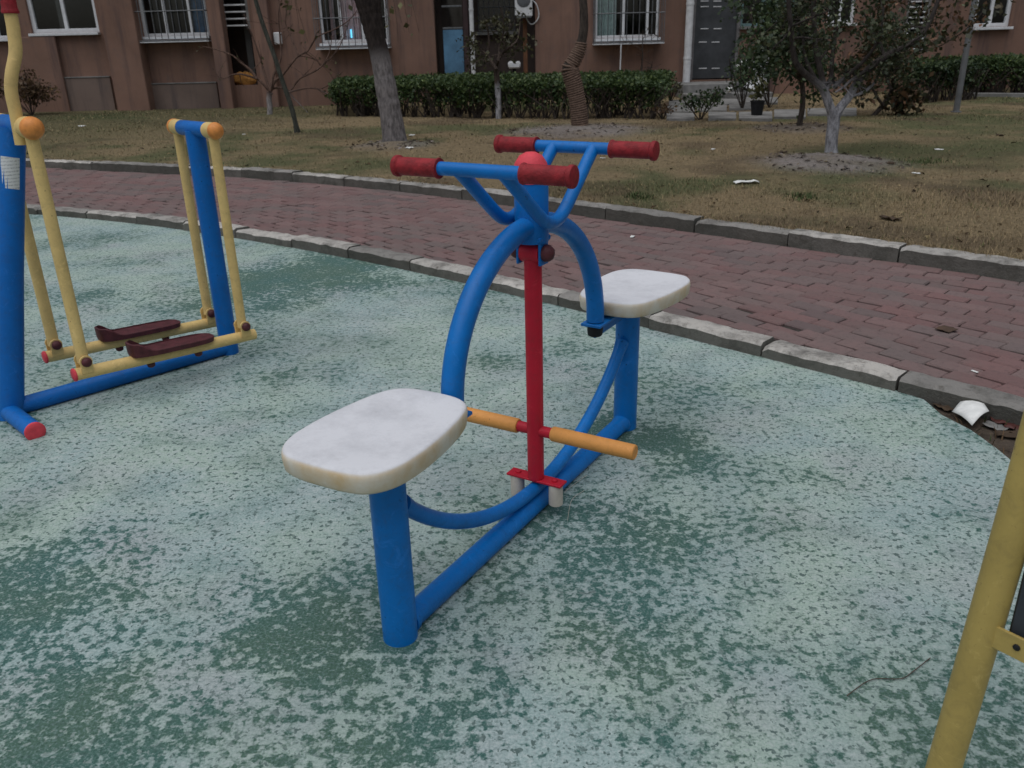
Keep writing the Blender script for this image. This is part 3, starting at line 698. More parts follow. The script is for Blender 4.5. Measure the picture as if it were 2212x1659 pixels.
bld = thing('apartment_building', 'terracotta apartment building with barred ground-floor windows and white downpipes', 'building', (0, WY, ZG))
def bx(x, y): p = at(x, y, WY); return p.x, p.z - ZG
def hole(x0, x1, ybot, top=2.65):
    xm = (x0 + x1) / 2; a = at(x0, max(10, ybot - 40), WY).x; b = at(x1, max(10, ybot - 40), WY).x; return [a, b, max(0.0, at(xm, ybot, WY).z - ZG), top]
H_ = dict(w0=hole(-45, 14, 84), A=hole(60, 208, 71), B=hole(302, 448, 78), E=hole(492, 552, 184), G=hole(690, 838, 92), J=hole(956, 1160, 420), L=hole(1285, 1425, 82), D=hole(1492, 1594, 172, 2.5), O=hole(1602, 1722, 56), S=hole(1952, 2004, 113), Q=hole(2108, 2188, 58), P=hole(1790, 1850, 50))
def wall_grid(x0, x1, z0, z1, holes, y, th):
    xs = sorted({x0, x1} | {h[0] for h in holes} | {h[1] for h in holes}); zs = sorted({z0, z1} | {max(z0, h[2]) for h in holes} | {h[3] for h in holes})
    def solid(i, j):
        if i < 0 or j < 0 or i >= len(xs) - 1 or j >= len(zs) - 1: return False
        cx, cz = (xs[i] + xs[i + 1]) / 2, (zs[j] + zs[j + 1]) / 2
        return not any(h[0] < cx < h[1] and h[2] < cz < h[3] for h in holes)
    mb = MB()
    for i in range(len(xs) - 1):
        for j in range(len(zs) - 1):
            if not solid(i, j): continue
            a, b, c, d = xs[i], xs[i + 1], zs[j], zs[j + 1]
            mb.add([(a, y, c), (b, y, c), (b, y, d), (a, y, d)], [(0, 1, 2, 3)]); mb.add([(a, y + th, c), (b, y + th, c), (b, y + th, d), (a, y + th, d)], [(3, 2, 1, 0)])
            if not solid(i - 1, j): mb.add([(a, y, c), (a, y, d), (a, y + th, d), (a, y + th, c)], [(0, 1, 2, 3)])
            if not solid(i + 1, j): mb.add([(b, y, c), (b, y, d), (b, y + th, d), (b, y + th, c)], [(3, 2, 1, 0)])
            if not solid(i, j + 1): mb.add([(a, y, d), (b, y, d), (b, y + th, d), (a, y + th, d)], [(0, 1, 2, 3)])
            if not solid(i, j - 1) and c > z0: mb.add([(a, y, c), (b, y, c), (b, y + th, c), (a, y + th, c)], [(3, 2, 1, 0)])
    return mb
wall_grid(-17, 17, -.1, 8.5, list(H_.values()), 0, .24).build('wall', 'stucco', bld, False)
sh = MB(); sh.box((0, 3.2, 4.2), (34, .2, 8.6)); sh.box((0, 1.7, 8.55), (34, 3.2, .1)); sh.box((0, 1.72, 2.85), (33.9, 2.7, .1)); sh.box((-16.9, 1.7, 4.2), (.2, 2.8, 8.6)); sh.box((16.9, 1.7, 4.2), (.2, 2.8, 8.6)); sh.box((0, 1.72, .0), (33.9, 2.7, .08))
sh.build('rear_shell', 'interior', bld, False)
for x in (-8.9, -5.2, -3.1, 4.35, 6.3, 8.6): MB().box((x, 1.7, 1.43), (.12, 2.7, 2.7)).build('partition', 'interior', bld, False)
def pillar(x0, x1, depth, y0=5):
    a, b = at(x0, 120, WY - depth).x, at(x1, 120, WY - depth).x
    MB().box(((a + b) / 2, -depth / 2 - .001, 4.15), (b - a, depth, 8.5), 0, .012).build('pillar', 'stucco', bld, False)
pillar(232, 304, .35); pillar(461, 489, .30); pillar(556, 590, .2); a_, b_ = at(40, 150, WY - .12).x, at(132, 150, WY - .12).x; zs_ = H_['A'][2] - .06; MB().box(((a_ + b_) / 2, -.061, zs_ / 2 - .05), (b_ - a_, .12, zs_ + .1), 0, .01).build('apron_wall', 'stucco', bld, False)
for (x0, x1, y) in ((122, 240, 168), (296, 468, 181)):
    a, b = at(x0, 170, WY).x, at(x1, 170, WY).x; z = at((x0 + x1) / 2, y, WY).z - ZG
    MB().box(((a + b) / 2, -.03, z / 2 - .05), (b - a, .06, z + .1), 0, .008).build('plinth', 'stucco_plinth', bld, False)
    MB().box(((a + b) / 2, -.035, z + .012), (b - a, .075, .022), 0, .004).build('plinth_ledge', 'concrete', bld, False)
def window(h, mull=(.5,), mat='white_frame', curtain=None, cage=0.0, fw=.055, sill=True, dashes=False):
    x0, x1, z0, z1 = h; y = .10; fr = MB(); W = x1 - x0
    fr.box((x0 + fw / 2, y, (z0 + z1) / 2), (fw, .07, z1 - z0), 0, .004); fr.box((x1 - fw / 2, y, (z0 + z1) / 2), (fw, .07, z1 - z0), 0, .004)
    fr.box(((x0 + x1) / 2, y, z0 + fw / 2), (W - 2 * fw, .066, fw), 0, .004); fr.box(((x0 + x1) / 2, y, z1 - fw / 2), (W - 2 * fw, .066, fw), 0, .004)
    for m_ in mull: fr.box((x0 + W * m_, y + .004, (z0 + z1) / 2), (fw * .9, .06, z1 - z0 - 2 * fw), 0, .004)
    wn = fr.build('window', mat, bld, False)
    ed = [x0 + fw] + [x0 + W * q for q in mull] + [x1 - fw]
    for a, b in zip(ed[:-1], ed[1:]): MB().box(((a + b) / 2, y + .012, (z0 + z1) / 2), (b - a - .004, .006, z1 - z0 - 2 * fw)).build('pane', 'glass', wn, False)
    if sill: MB().box(((x0 + x1) / 2, -.03, z0 - .028), (W + .03, .2, .05), 0, .006).build('sill', 'white_frame' if mat == 'white_frame' else 'concrete', wn, False)
    if curtain:
        for (c0, c1, cm) in curtain:
            vs = []; fs = []; N = 40
            for i in range(N + 1):
                xx = x0 + W * (c0 + (c1 - c0) * i / N); yy = y + .085 + .03 * math.sin(i * 1.3) + .015 * math.sin(i * .55); vs += [(xx, yy, z0 - .1), (xx, yy, z1)]
            for i in range(N): fs.append((2 * i, 2 * i + 2, 2 * i + 3, 2 * i + 1))
            MB().add(vs, fs).build('curtain', cm, wn, True, 80)
    if cage:
        cg = MB(); zc = z0 - .10; nb = max(4, int(W / .115))
        for i in range(nb + 1): cg.tube([(x0 - .03 + (W + .06) * i / nb, -cage, zc), (x0 - .03 + (W + .06) * i / nb, -cage, z1 + .1)], .008, 6)
        for zz in (zc + .02, zc + .55, z1): cg.tube([(x0 - .04, -cage, zz), (x1 + .04, -cage, zz)], .011, 6)
        for xx in (x0 - .03, x1 + .03):
            for zz in (zc + .02, zc + .55, z1): cg.tube([(xx, -cage, zz), (xx, .0, zz)], .010, 6)
            for yy in (-cage * .5, -cage * .02 - .012): cg.tube([(xx, yy, zc), (xx, yy, z1 + .1)], .007, 6)
        cg.build('security_cage', 'steel_bar', wn, False)
        MB().box(((x0 + x1) / 2, -cage / 2 - .005, zc - .006), (W + .09, cage, .02), 0, .003).build('cage_tray', 'white_frame', wn, False)
    return wn
window(H_['w0'], (.5,)); window(H_['A'], (.5,), fw=.075)
wB = window(H_['B'], (.35, .72), curtain=[(.74, .98, 'cloth_blue')], cage=.28)
wG = window(H_['G'], (.3, .62), curtain=[(.14, .20, 'curtain'), (.3, .6, 'curtain')], cage=.38)
x, z = bx(757, 76); MB().box((x, .12, z + .03), (.03, .02, .16), 0, .004).build('lit_screen', 'screen', wG, False)
window(H_['L'], (.45, .82), mat='white_frame', curtain=[(.02, .35, 'curtain_pale')], cage=.40)
window(H_['O'], (.4, .8), mat='teal_frame', curtain=[(.4, .95, 'curtain_pale')]); window(H_['P'], (.5,), mat='white_frame')
window(H_['Q'], (.5,), fw=.07)
# stair louvres
def louvre(h, n, gap):
    x0, x1, z0, z1 = h; fr = MB()
    for xx in (x0 + .03, x1 - .03): fr.box((xx, .1, (z0 + z1) / 2), (.06, .12, z1 - z0))
    lo = fr.build('louvre', 'concrete', bld, False)
    for i in range(n):
        z = z0 + .06 + gap * i
        if z < z1: MB().box(((x0 + x1) / 2, .09, z), (x1 - x0 - .122, .13, .028), 0, .004).build('slat', 'white_paint', lo, False)
louvre(H_['S'], 18, .098)
hE = list(H_['E']); hE2 = [hE[0], hE[1], bx(520, 62)[1], hE[3]]; louvre(hE2, 10, .125)
# loggia
x0, x1, z0, z1 = H_['J']; zz = z1
MB().box(((x0 + x1) / 2, 1.05, 1.32), (x1 - x0 + .2, .08, 2.65)).build('loggia_wall', 'stucco_dark', bld, False)
for q in (x0 - .06, x1 + .06): MB().box((q, .64, 1.32), (.10, .74, 2.65)).build('loggia_wall', 'stucco_dark', bld, False)
a, b = at(958, 110, WY).x, at(1001, 110, WY).x; zt = at(980, 64, WY).z - ZG
dr = MB().box(((a + b) / 2, .12, zt / 2), (b - a, .05, zt), 0, .005).build('blue_door_panel', 'blue_door', bld, False)
fr = MB()
for zq in (zt + .03, at(980, 13, WY).z - ZG, 2.6): fr.box(((a + b) / 2, .12, zq), (b - a, .06, .035), 0, .004)
fr.build('transom_frame', 'steel_bar', bld, False)
MB().box(((a + b) / 2, .135, (zt + 2.6) / 2 + .03), (b - a, .006, 2.6 - zt - .06)).build('transom_pane', 'glass', bld, False)
a2 = at(1014, 110, WY).x; MB().box(((b + a2) / 2 + .005, .13, 1.32), (a2 - b - .02, .10, 2.65), 0, .006).build('door_jamb', simple('dark_brown_jamb', (.045, .025, .025), .6), bld, False)
a3, b3 = at(1034, 40, WY + .9).x, at(1112, 40, WY + .9).x; z3_ = at(1070, 66, WY + .9).z - ZG
lw = MB()
for i in range(8): lw.tube([(a3 + (b3 - a3) * i / 7, .86, z3_), (a3 + (b3 - a3) * i / 7, .86, 2.6)], .010, 6)
for q in (z3_, z3_ + .45): lw.tube([(a3, .86, q), (b3, .86, q)], .012, 6)
lwo = lw.build('loggia_grille', 'steel_bar', bld, False)
MB().box(((a3 + b3) / 2, .99, (z3_ + 2.6) / 2), (b3 - a3, .02, 2.6 - z3_)).build('loggia_window', 'glass', bld, False)
MB().box(((a3 + b3) / 2, .93, z3_ - .05), (b3 - a3 + .1, .15, .06)).build('loggia_sill', 'concrete', bld, False)
px_ = at(1135, 110, WY + .25).x; MB().box((px_, .3, 1.3), (.085, .085, 2.6), 0, .006).build('timber_post', simple('orange_brown_timber', (.17, .075, .035), .7), bld, False)
# downpipes with brackets
def downpipe(px, ybase, r, name='downpipe'):
    x = at(px, 100, WY).x; z0 = max(0, at(px, ybase, WY).z - ZG)
    d = MB().lathe([(r, z0), (r, 8.4)], (x, -r - .03, 0), seg=16); 
    for zq in (.75, 1.75, 3.2): d.lathe([(r + .007, zq - .02), (r + .008, zq), (r + .007, zq + .02)], (x, -r - .03, 0), seg=16); d.box((x, -.016, zq), (.05, .034, .03))
    d.build(name, 'white_paint', bld)
downpipe(1021, 230, .042); downpipe(1484, 206, .075)
# entrance door
x0, x1, z0, z1 = H_['D']
dn = MB(); dn.box(((x0 + x1) / 2, .12, (z0 + z1) / 2), (x1 - x0 - .1, .06, z1 - z0 - .04), 0, .006); dno = dn.build('entrance_door', 'door', bld, False)
df = MB()
for xx in (x0 + .028, x1 - .028): df.box((xx, .09, (z0 + z1) / 2), (.056, .13, z1 - z0))
df.build('door_frame', simple('grey_door_frame', (.16, .15, .15), .6), bld, False)
for k, yy in enumerate((2, 14, 62, 91, 148)):
    for xx in (1524, 1552):
        q = at(xx - (1 if k > 2 else 0) * 4, yy, WY); MB().box((q.x, .086, q.z - ZG), (.16, .012, .018), 0, .003).build('letter_slot', 'white_paint', dno, False)
st = MB(); a, b = at(1470, 190, WY - .6).x, at(1650, 190, WY - .6).x
st.box(((a + b) / 2, -.42, z0 / 2 - .03), (b - a, .84, z0), 0, .015)
st.build('door_step', 'concrete', bld, False)
st = MB(); st.box(((a + b) / 2, -1.05, z0 / 4 - .03), (b - a, .4, z0 / 2), 0, .015); st.build('door_step', 'concrete', bld, False)
x, z = bx(602, 83); MB().box((x, -.06, z), (.15, .12, .23), 0, .02).build('meter_box', 'white_paint', bld, False)

# air conditioner unit hung in the loggia
acx, acz = at(1131, 12, WY - .02).x, at(1131, 36, WY).z
ac = thing('air_conditioner', 'white air conditioner unit hanging in the loggia above the hedge', 'air conditioner', (acx, WY + .02, acz))
MB().box((0, .0, .27), (.34, .30, .54), 0, .015).build('casing', 'white_paint', ac, False)
MB().lathe([(.13, 0), (.135, .004), (.12, .008), (.03, .010)], (0, -.151, .30), (0, -1, 0), 20).build('fan_grille', 'steel_bar', ac)
MB().tube(spline([(.17, -.05, .30), (.26, -.08, .2), (.30, -.06, .02), (.24, -.05, -.1), (.14, .02, -.14), (.05, .1, -.02)], 6), .012, 8).build('hose', 'white_paint', ac)
br = MB(); br.box((0, .1, -.01), (.3, .5, .02)); br.build('wall_bracket', 'steel_bar', ac, False)
bsx = at(1111, 137, WY + .15); bas = thing('wash_basin', 'white wash basin on a dark stand in the loggia', 'basin', (bsx.x, WY + .3, ZG))
MB().box((0, 0, bsx.z - ZG - .03), (.26, .30, .14), 0, .03).build('bowl', 'white_paint', bas); MB().lathe([(.05, 0), (.035, .04), (.035, bsx.z - ZG - .1)], seg=12).build('stand', 'black', bas)
q = at(524, 172, WY + .05); zb_ = H_['E'][2] + ZG
sk = MB(); N = 20; vs = []; fs = []
for j in range(9):
    t = j / 8; rr_ = math.sin(math.pi * min(.97, t * .92 + .06)) ** .6
    for i in range(N):
        a = 2 * math.pi * i / N; k = 1 + .16 * math.sin(3 * a + j) + .08 * math.sin(7 * a + 2 * j); vs.append((.26 * rr_ * k * math.cos(a), .09 * rr_ * k * math.sin(a), .25 * t + .03 * math.sin(2 * a)))
for j in range(8):
    for i in range(N): fs.append((j * N + i, j * N + (i + 1) % N, (j + 1) * N + (i + 1) % N, (j + 1) * N + i))
fs += [tuple(reversed(range(N))), tuple(range(8 * N, 9 * N))]
so = MB().add(vs, fs).build('sack', 'sack'); so.location = (q.x, WY + .13, zb_ - .015); tag(so, 'orange-brown slumped sack in the dark wall opening under the louvre', 'sack')
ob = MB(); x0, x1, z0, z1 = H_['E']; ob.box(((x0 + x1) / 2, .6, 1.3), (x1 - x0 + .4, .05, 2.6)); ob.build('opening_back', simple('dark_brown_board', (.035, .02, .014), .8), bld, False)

# ================================================================== VEGETATION
def leaf_mat(name, c1, c2, c3, trans=.12):
    m = NT(name); geo = m.n('ShaderNodeNewGeometry'); r = geo.outputs['Random Per Island']
    m.col(m.ramp(r, [(0, c1), (.5, c2), (.93, c3), (1, tuple(q * 1.6 for q in c3))])); m.set(Roughness=.55, Specular_IOR_Level=.35)
    tr = m.n('ShaderNodeBsdfTranslucent'); tr.inputs[0].default_value = (*mul(c2, 1.4), 1); mx = m.n('ShaderNodeMixShader'); mx.inputs[0].default_value = trans
    m.l(m.b.outputs[0], mx.inputs[1]); m.l(tr.outputs[0], mx.inputs[2]); m.l(mx.outputs[0], m.out.inputs[0]); return m.m
MAT['leaf_hedge'] = leaf_mat('hedge_leaf', (.022, .042, .014), (.042, .075, .022), (.085, .115, .035))
MAT['leaf_dark'] = leaf_mat('dark_evergreen_leaf', (.014, .028, .013), (.028, .05, .02), (.06, .085, .03))
MAT['leaf_brown'] = leaf_mat('withered_leaf', (.05, .03, .018), (.085, .05, .028), (.14, .09, .04))
MAT['leaf_olive'] = leaf_mat('olive_leaf', (.035, .038, .015), (.06, .062, .022), (.10, .095, .035))
def bark_mat(name, c, white=None):
    m = NT(name); wp = m.n('ShaderNodeNewGeometry').outputs['Position']
    mp = m.n('ShaderNodeMapping'); m.l(wp, mp.inputs[0]); mp.inputs['Scale'].default_value = (9, 9, 2.5)
    a = m.noise(mp.outputs[0], 3.5, 6, .7); f = m.noise(wp, 40, 4, .7)
    k = m.mix(m.ramp(a, [(.38, 0.0), (.62, 1.0)]), mul(c, .5), mul(c, 1.3))
    if white:
        zc, soft, wc = white; s = m.n('ShaderNodeSeparateXYZ'); m.l(wp, s.inputs[0])
        h = m.math('ADD', s.outputs[2], m.math('MULTIPLY', m.math('SUBTRACT', a, .5), .35))
        mr = m.n('ShaderNodeMapRange'); mr.inputs[1].default_value = zc - soft; mr.inputs[2].default_value = zc + soft; mr.inputs[3].default_value = 1; mr.inputs[4].default_value = 0; m.l(h, mr.inputs[0])
        wv = m.mix(m.ramp(a, [(.40, 0.0), (.60, 1.0)]), mul(wc, .45), wc); wv = m.mix(m.ramp(f, [(.55, 0.0), (.72, .5)]), wv, mul(c, .9)); k = m.mix(mr.outputs[0], k, wv)   # limewash worn to the height it was painted
    m.col(k); m.set(Roughness=.92, Specular_IOR_Level=.2); m.bump(a, .8, .02); return m.m
MAT['bark'] = bark_mat('dark_bark', (.062, .05, .042))
MAT['bark_thin'] = bark_mat('grey_green_bark', (.066, .068, .056))
MAT['twig'] = bark_mat('pale_twig', (.115, .08, .062))
def leaves(name, pts, size, mat, parent, flat=0.0):
    pts = np.asarray(pts, float); n = len(pts); d = rng.normal(size=(n, 3)); d[:, 2] *= (1 - flat); d /= np.linalg.norm(d, axis=1)[:, None]
    r = rng.normal(size=(n, 3)); s = np.cross(d, r); s /= np.linalg.norm(s, axis=1)[:, None] + 1e-9; nn = np.cross(d, s)
    L = (size * rng.uniform(.45, 1.6, n))[:, None]; w_ = L * rng.uniform(.25, .4, (n, 1))
    V = np.stack([pts, pts + d * L * .5 + s * w_ + nn * L * .08, pts + d * L, pts + d * L * .5 - s * w_ + nn * L * .08], 1).reshape(-1, 3)
    return arrays(name, V, np.arange(n * 4).reshape(n, 4), mat, parent)
def branchy(mb, path, r0, r1, depth, tips, spread=.5, nsub=4, seg=8, gravity=0.0, lenk=.5):
    n = len(path); mb.tube(path, [r0 + (r1 - r0) * i / (n - 1) for i in range(n)], seg)
    L = sum((Vector(path[i + 1]) - Vector(path[i])).length for i in range(n - 1))
    if depth <= 0:
        tips += [Vector(p) for p in path[n // 3:]]; return
    for k in range(nsub):
        t = random.uniform(.3, .98); i = min(n - 2, int(t * (n - 1))); p = Vector(path[i]).lerp(Vector(path[i + 1]), t * (n - 1) - i)
        d = (Vector(path[i + 1]) - Vector(path[i])).normalized(); q = Vector((random.gauss(0, 1), random.gauss(0, 1), random.gauss(0, .7))); d2 = (d * (1 - spread) + q.normalized() * spread * 1.4).normalized()
        sl = L * lenk * random.uniform(.6, 1.2); pts = [p]; cur = p.copy()
        for j in range(4):
            d2 = (d2 + Vector((random.gauss(0, .16), random.gauss(0, .16), random.gauss(0, .14) - gravity))).normalized(); cur = cur + d2 * sl / 4; pts.append(cur.copy())
        rr_ = (r0 + (r1 - r0) * t) * .55; branchy(mb, pts, max(rr_, .004), max(rr_ * .35, .0025), depth - 1, tips, spread, max(2, nsub - 1), 6 if seg > 6 else 5, gravity, lenk)
def pxpath(pts, Y, jit=0.0, local=None):
    o = [];
    for i, p in enumerate(pts):
        y = Y + (p[2] if len(p) > 2 else 0) + (random.uniform(-jit, jit) * i / len(pts) if jit else 0); o.append(at(p[0], p[1], y))
    return o
def rel(pts, o): return [Vector(p) - Vector(o) for p in pts]
def base_of(px, py):
    p = gnd(px, py, .17); z = float(lawn_z(p.x, p.y)); p = gnd(px, py, z); return Vector((p.x, p.y, float(lawn_z(p.x, p.y))))
def smooth_path(p, n=5): return spline(p, n)

# willow with the thick leaning trunk
o = base_of(852, 306); tr = thing('willow_tree', 'thick leaning grey-barked tree with drooping twigs left of the handlebars', 'tree', o)
p = rel(pxpath([z2(1680, 1190), z2(1650, 1000), z2(1620, 830), z2(1585, 640), z2(1560, 500), z2(1510, 300), z2(1475, 130), z2(1448, 0)], o.y), o)
p = [Vector((p[0].x, 0, -.05))] + [Vector((q.x, q.y - .0, q.z)) for q in p] + [p[-1] + Vector((-.10, .05, .45)), p[-1] + Vector((-.2, .1, 1.1))]
mt = MAT['bark_grey'] = bark_mat('willow_bark', (.036, .028, .025), (1.20, .08, (.25, .225, .22)))
mb = MB(); sp = smooth_path(p, 6); n = len(sp)
rad = np.interp(np.linspace(0, 1, n), [0, .06, .15, .4, .6, .72, .85, 1], [.185, .160, .142, .122, .118, .135, .165, .14])
mb.tube(sp, [float(r) * (1 + random.uniform(-.03, .03)) for r in rad], 20)
tips = []
for dx, dy, dz, r in ((-.9, .2, 1.6, .08), (.7, -.3, 1.9, .09), (.2, .8, 1.5, .07), (-.4, -.7, 1.3, .06)):
    e = sp[-1]; branchy(mb, [e + Vector((dx, dy, dz)) * t + Vector((0, 0, .2 * math.sin(3 * t))) for t in np.linspace(-.06, 1, 6)], r, .03, 1, tips, .6, 4, 8, .05)
mb.build('trunk', mt, tr)
tw = MB(); lp = []
for k in range(26):
    pxx = random.choice([random.uniform(540, 760), random.uniform(600, 900)]); e = at(pxx, random.uniform(-10, 105), o.y + random.uniform(-1.2, .8)) - o
    top = e + Vector((random.uniform(-.15, .15), random.uniform(-.2, .2), random.uniform(1.2, 1.9))); pts = [top.lerp(e, t) + Vector((.05 * math.sin(4 * t + k), .04 * math.cos(3 * t + k), 0)) for t in np.linspace(0, 1, 8)]
    tw.tube(pts, [.006 - .0005 * i for i in range(8)], 5)
    for t in np.linspace(.3, 1, 9):
        if random.random() < .45: lp.append(top.lerp(e, t) + Vector((random.gauss(0, .02), random.gauss(0, .02), 0)))
two = tw.build('drooping_twigs', 'twig', tr); leaves('leaves', lp, .07, 'leaf_olive', tr); struct(two, 'stuff')
leaves('crown', [t + Vector(rng.normal(0, .12, 3)) for t in tips for _ in range(3)], .08, 'leaf_olive', tr)
# thin leaning dark trunk
o = base_of(643, 286); tr = thing('leaning_sapling', 'slender dark grey trunk leaning steeply to the left on the lawn', 'tree', o)
p = rel(pxpath([(643, 286), (632, 240), (617, 195), (605, 160), (594, 125), (567, 50), (552, 0), (535, -60), (515, -130)], o.y), o); p[0] = Vector((0, 0, -.04))
mb = MB(); sp = smooth_path(p, 4); mb.tube(sp, [.046 if i < 2 else .036 - .010 * i / len(sp) for i in range(len(sp))], 12); tips = []
for k in range(3): branchy(mb, [sp[-1] + Vector((random.uniform(-.3, .3), random.uniform(-.3, .3), .5)) * t for t in np.linspace(-.05, 1, 5)], .018, .006, 1, tips, .6, 3, 6)
mb.build('trunk', 'bark_thin', tr); leaves('crown', [t + Vector(rng.normal(0, .1, 3)) for t in tips for _ in range(3)], .06, 'leaf_olive', tr)
# small bare tree by the wall
o = base_of(582, 247); tr = thing('bare_fruit_tree', 'small bare tree with short whitewashed trunk and wide branches by the wall', 'tree', o)
mt = bark_mat('limewashed_branches', (.12, .075, .058), (.50, .07, (.36, .33, .32)))
mb = MB(); trunk = rel(pxpath([(582, 247), (583, 230), (581, 214), (583, 200)], o.y), o); trunk[0] = Vector((0, 0, -.04)); mb.tube(smooth_path(trunk, 3), [.062] + [.05] * 4 + [.048] * 4 + [.056], 12); tips = []
BR = [[(605, 790), (540, 720), (490, 680), (350, 640), (270, 650), (180, 680), (110, 590)], [(490, 680), (430, 600), (350, 540), (280, 480), (150, 430), (20, 400)], [(605, 790), (640, 760), (720, 762), (780, 780), (860, 680), (1000, 610), (1150, 480), (1230, 350), (1300, 150)],
      [(770, 795), (930, 760), (1050, 765), (1150, 700), (1250, 600)], [(610, 790), (650, 700), (720, 640), (840, 490), (930, 440), (1010, 320), (1150, 260), (1280, 180), (1380, 60)], [(605, 790), (640, 640), (700, 500), (690, 300), (680, 100), (720, -40)], [(605, 790), (560, 640), (520, 500), (450, 300), (380, 120)], [(850, 480), (800, 350), (740, 200), (760, 30)], [(1000, 610), (1060, 560), (1120, 450), (1140, 300)]]
for k, b in enumerate(BR):
    yo = o.y + random.uniform(-.25, .25); pts = rel([at(*z2(*q), o.y + (yo - o.y) * min(1, i * .4) + random.uniform(-.05, .05)) for i, q in enumerate(b)], o); branchy(mb, smooth_path(pts, 3), .026 if b[0][0] < 620 else .017, .006, 1, tips, .55, 5, 7, -.02, .28)
mb.build('trunk', mt, tr); leaves('leaves', random.sample(tips, min(len(tips), 45)), .05, 'leaf_olive', tr)
# small tree in front of the hedge
o = base_of(1077, 256); tr = thing('small_hedge_tree', 'small tree with whitewashed trunk standing against the middle of the hedge', 'tree', o)
mt = bark_mat('limewashed_thin_trunk', (.075, .055, .045), (.66, .05, (.46, .45, .47)))
mb = MB(); t0 = rel(pxpath([z3(855, 1010), z3(850, 850), z3(840, 700), z3(830, 600)], o.y), o); t0[0] = Vector((0, 0, -.03)); mb.tube(smooth_path(t0, 3), .046, 12); tips = []
for b in ([(830, 600), (760, 480), (690, 420), (650, 300)], [(830, 600), (880, 470), (960, 400), (1020, 330), (1040, 150)], [(830, 600), (850, 520), (860, 400), (900, 250), (870, 60)], [(760, 480), (770, 330), (740, 180)]):
    branchy(mb, smooth_path(rel([at(*z3(*q), o.y + random.uniform(-.15, .15)) for q in b], o), 3), .024, .007, 2, tips, .6, 3, 7, 0, .4)
mb.build('trunk', mt, tr); leaves('crown', [t + Vector(rng.normal(0, .07, 3)) for t in random.choices(tips, k=650)], .055, leaf_mat('bronze_leaf', (.03, .03, .014), (.05, .05, .022), (.08, .075, .035)), tr)
# rope-wrapped kinked trunk
o = base_of(1253, 272); tr = thing('rope_wrapped_tree', 'kinked tree trunk wrapped in coils of brown rope before the hedge', 'tree', o)
pz = [(1254, 274), (1251, 250), (1248, 225), (1239, 180), (1231, 150), (1237, 136), (1245, 122), (1254, 100), (1261, 62), (1261, 25), (1259, -20), (1262, -110)]
p = rel(pxpath(pz, o.y), o); p[0] = Vector((0, 0, -.03)); sp = smooth_path(p, 10); n = len(sp)
rad = np.interp(np.linspace(0, 1, n), [0, .08, .2, .3, .38, .42, .5, .58, .68, .8, 1], [.115, .11, .105, .112, .112, .095, .088, .085, .066, .060, .05])
lo = [i for i in range(n) if i / n < .66]; mb = MB(); mb.tube(sp, [float(r) * .93 for r in rad], 18); trunk_o = mb.build('trunk', 'bark', tr)
cum = [0.0]
for i in range(1, n): cum.append(cum[-1] + (sp[i] - sp[i - 1]).length)
rope = MB(); Lr = cum[lo[-1]]; pts = []; turns = int(Lr / .030)
for k in range(turns * 18):
    s_ = .03 + (Lr - .03) * k / (turns * 18); i = max(j for j in range(n) if cum[j] <= s_); i = min(i, n - 2); t = (s_ - cum[i]) / (cum[i + 1] - cum[i] + 1e-9); c = sp[i].lerp(sp[i + 1], t); d = (sp[i + 1] - sp[i]).normalized()
    u = d.cross(Vector((0, 1, 0))).normalized(); v_ = d.cross(u); a = 2 * math.pi * k / 18; R = float(rad[i] + (rad[i + 1] - rad[i]) * t); pts.append(c + (u * math.cos(a) + v_ * math.sin(a)) * R)
rope.tube(pts, [.0135 + random.uniform(-.0015, .0015) for _ in pts], 6); rope.build('rope', simple('jute_rope', (.155, .105, .08), .95, .3, 25, .5, 90, .15), tr)
tips = []; mb = MB()
for k in range(4): branchy(mb, [sp[-1] + Vector((random.uniform(-.6, .6), random.uniform(-.5, .5), .9)) * t for t in np.linspace(-.05, 1, 5)], .035, .012, 1, tips, .6, 3, 7)
mb.build('branches', 'bark', tr); leaves('crown', [t + Vector(rng.normal(0, .1, 3)) for t in tips for _ in range(6)], .07, 'leaf_olive', tr)
# forked whitewashed tree at the right with dark crown
o = base_of(1796, 328); tr = thing('forked_garden_tree', 'forked tree with whitewashed trunk and dark leafy crown on a bare soil mound', 'tree', o)
mt = bark_mat('limewashed_fork', (.05, .042, .038), (.80, .10, (.40, .39, .41)))
mb = MB(); tips = []; t0 = rel(pxpath([z5(545, 1310), z5(550, 1200), z5(562, 1100), z5(572, 990)], o.y), o); t0[0] = Vector((0, 0, -.04)); sp = smooth_path(t0, 4); mb.tube(sp, [.085, .072] + [.062] * (len(sp) - 4) + [.066, .07], 14)
LB = [([(565, 1010), (525, 900), (480, 780), (430, 720), (300, 620), (225, 500), (205, 300), (180, 60), (160, -200)], .05, .018, -.2), ([(575, 1010), (625, 930), (705, 830), (770, 710), (900, 570), (1080, 450), (1280, 350), (1390, 200), (1470, 0), (1520, -200)], .05, .016, .15),
      ([(500, 770), (540, 700), (555, 500), (580, 300), (590, 0), (600, -250)], .028, .012, .25), ([(560, 760), (700, 640), (850, 500), (960, 330), (1000, 60)], .025, .010, -.2), ([(480, 740), (450, 600), (410, 400), (390, 0), (370, -200)], .034, .02, .1), ([(430, 720), (330, 520), (300, 300), (290, 50)], .022, .010, .3), ([(700, 830), (820, 800), (930, 700), (1000, 520), (1100, 300)], .018, .008, .3)]
for b, ra, rb, dy in LB:
    pts = rel([at(*z5(*q), o.y + dy * i / len(b)) for i, q in enumerate(b)], o); branchy(mb, smooth_path(pts, 3), ra, rb, 2, tips, .65, 6, 9, 0, .30)
mb.build('trunk', mt, tr)
tp = [t for t in tips if t.z > .72 or (t.z > .5 and abs(t.x) > .5)]
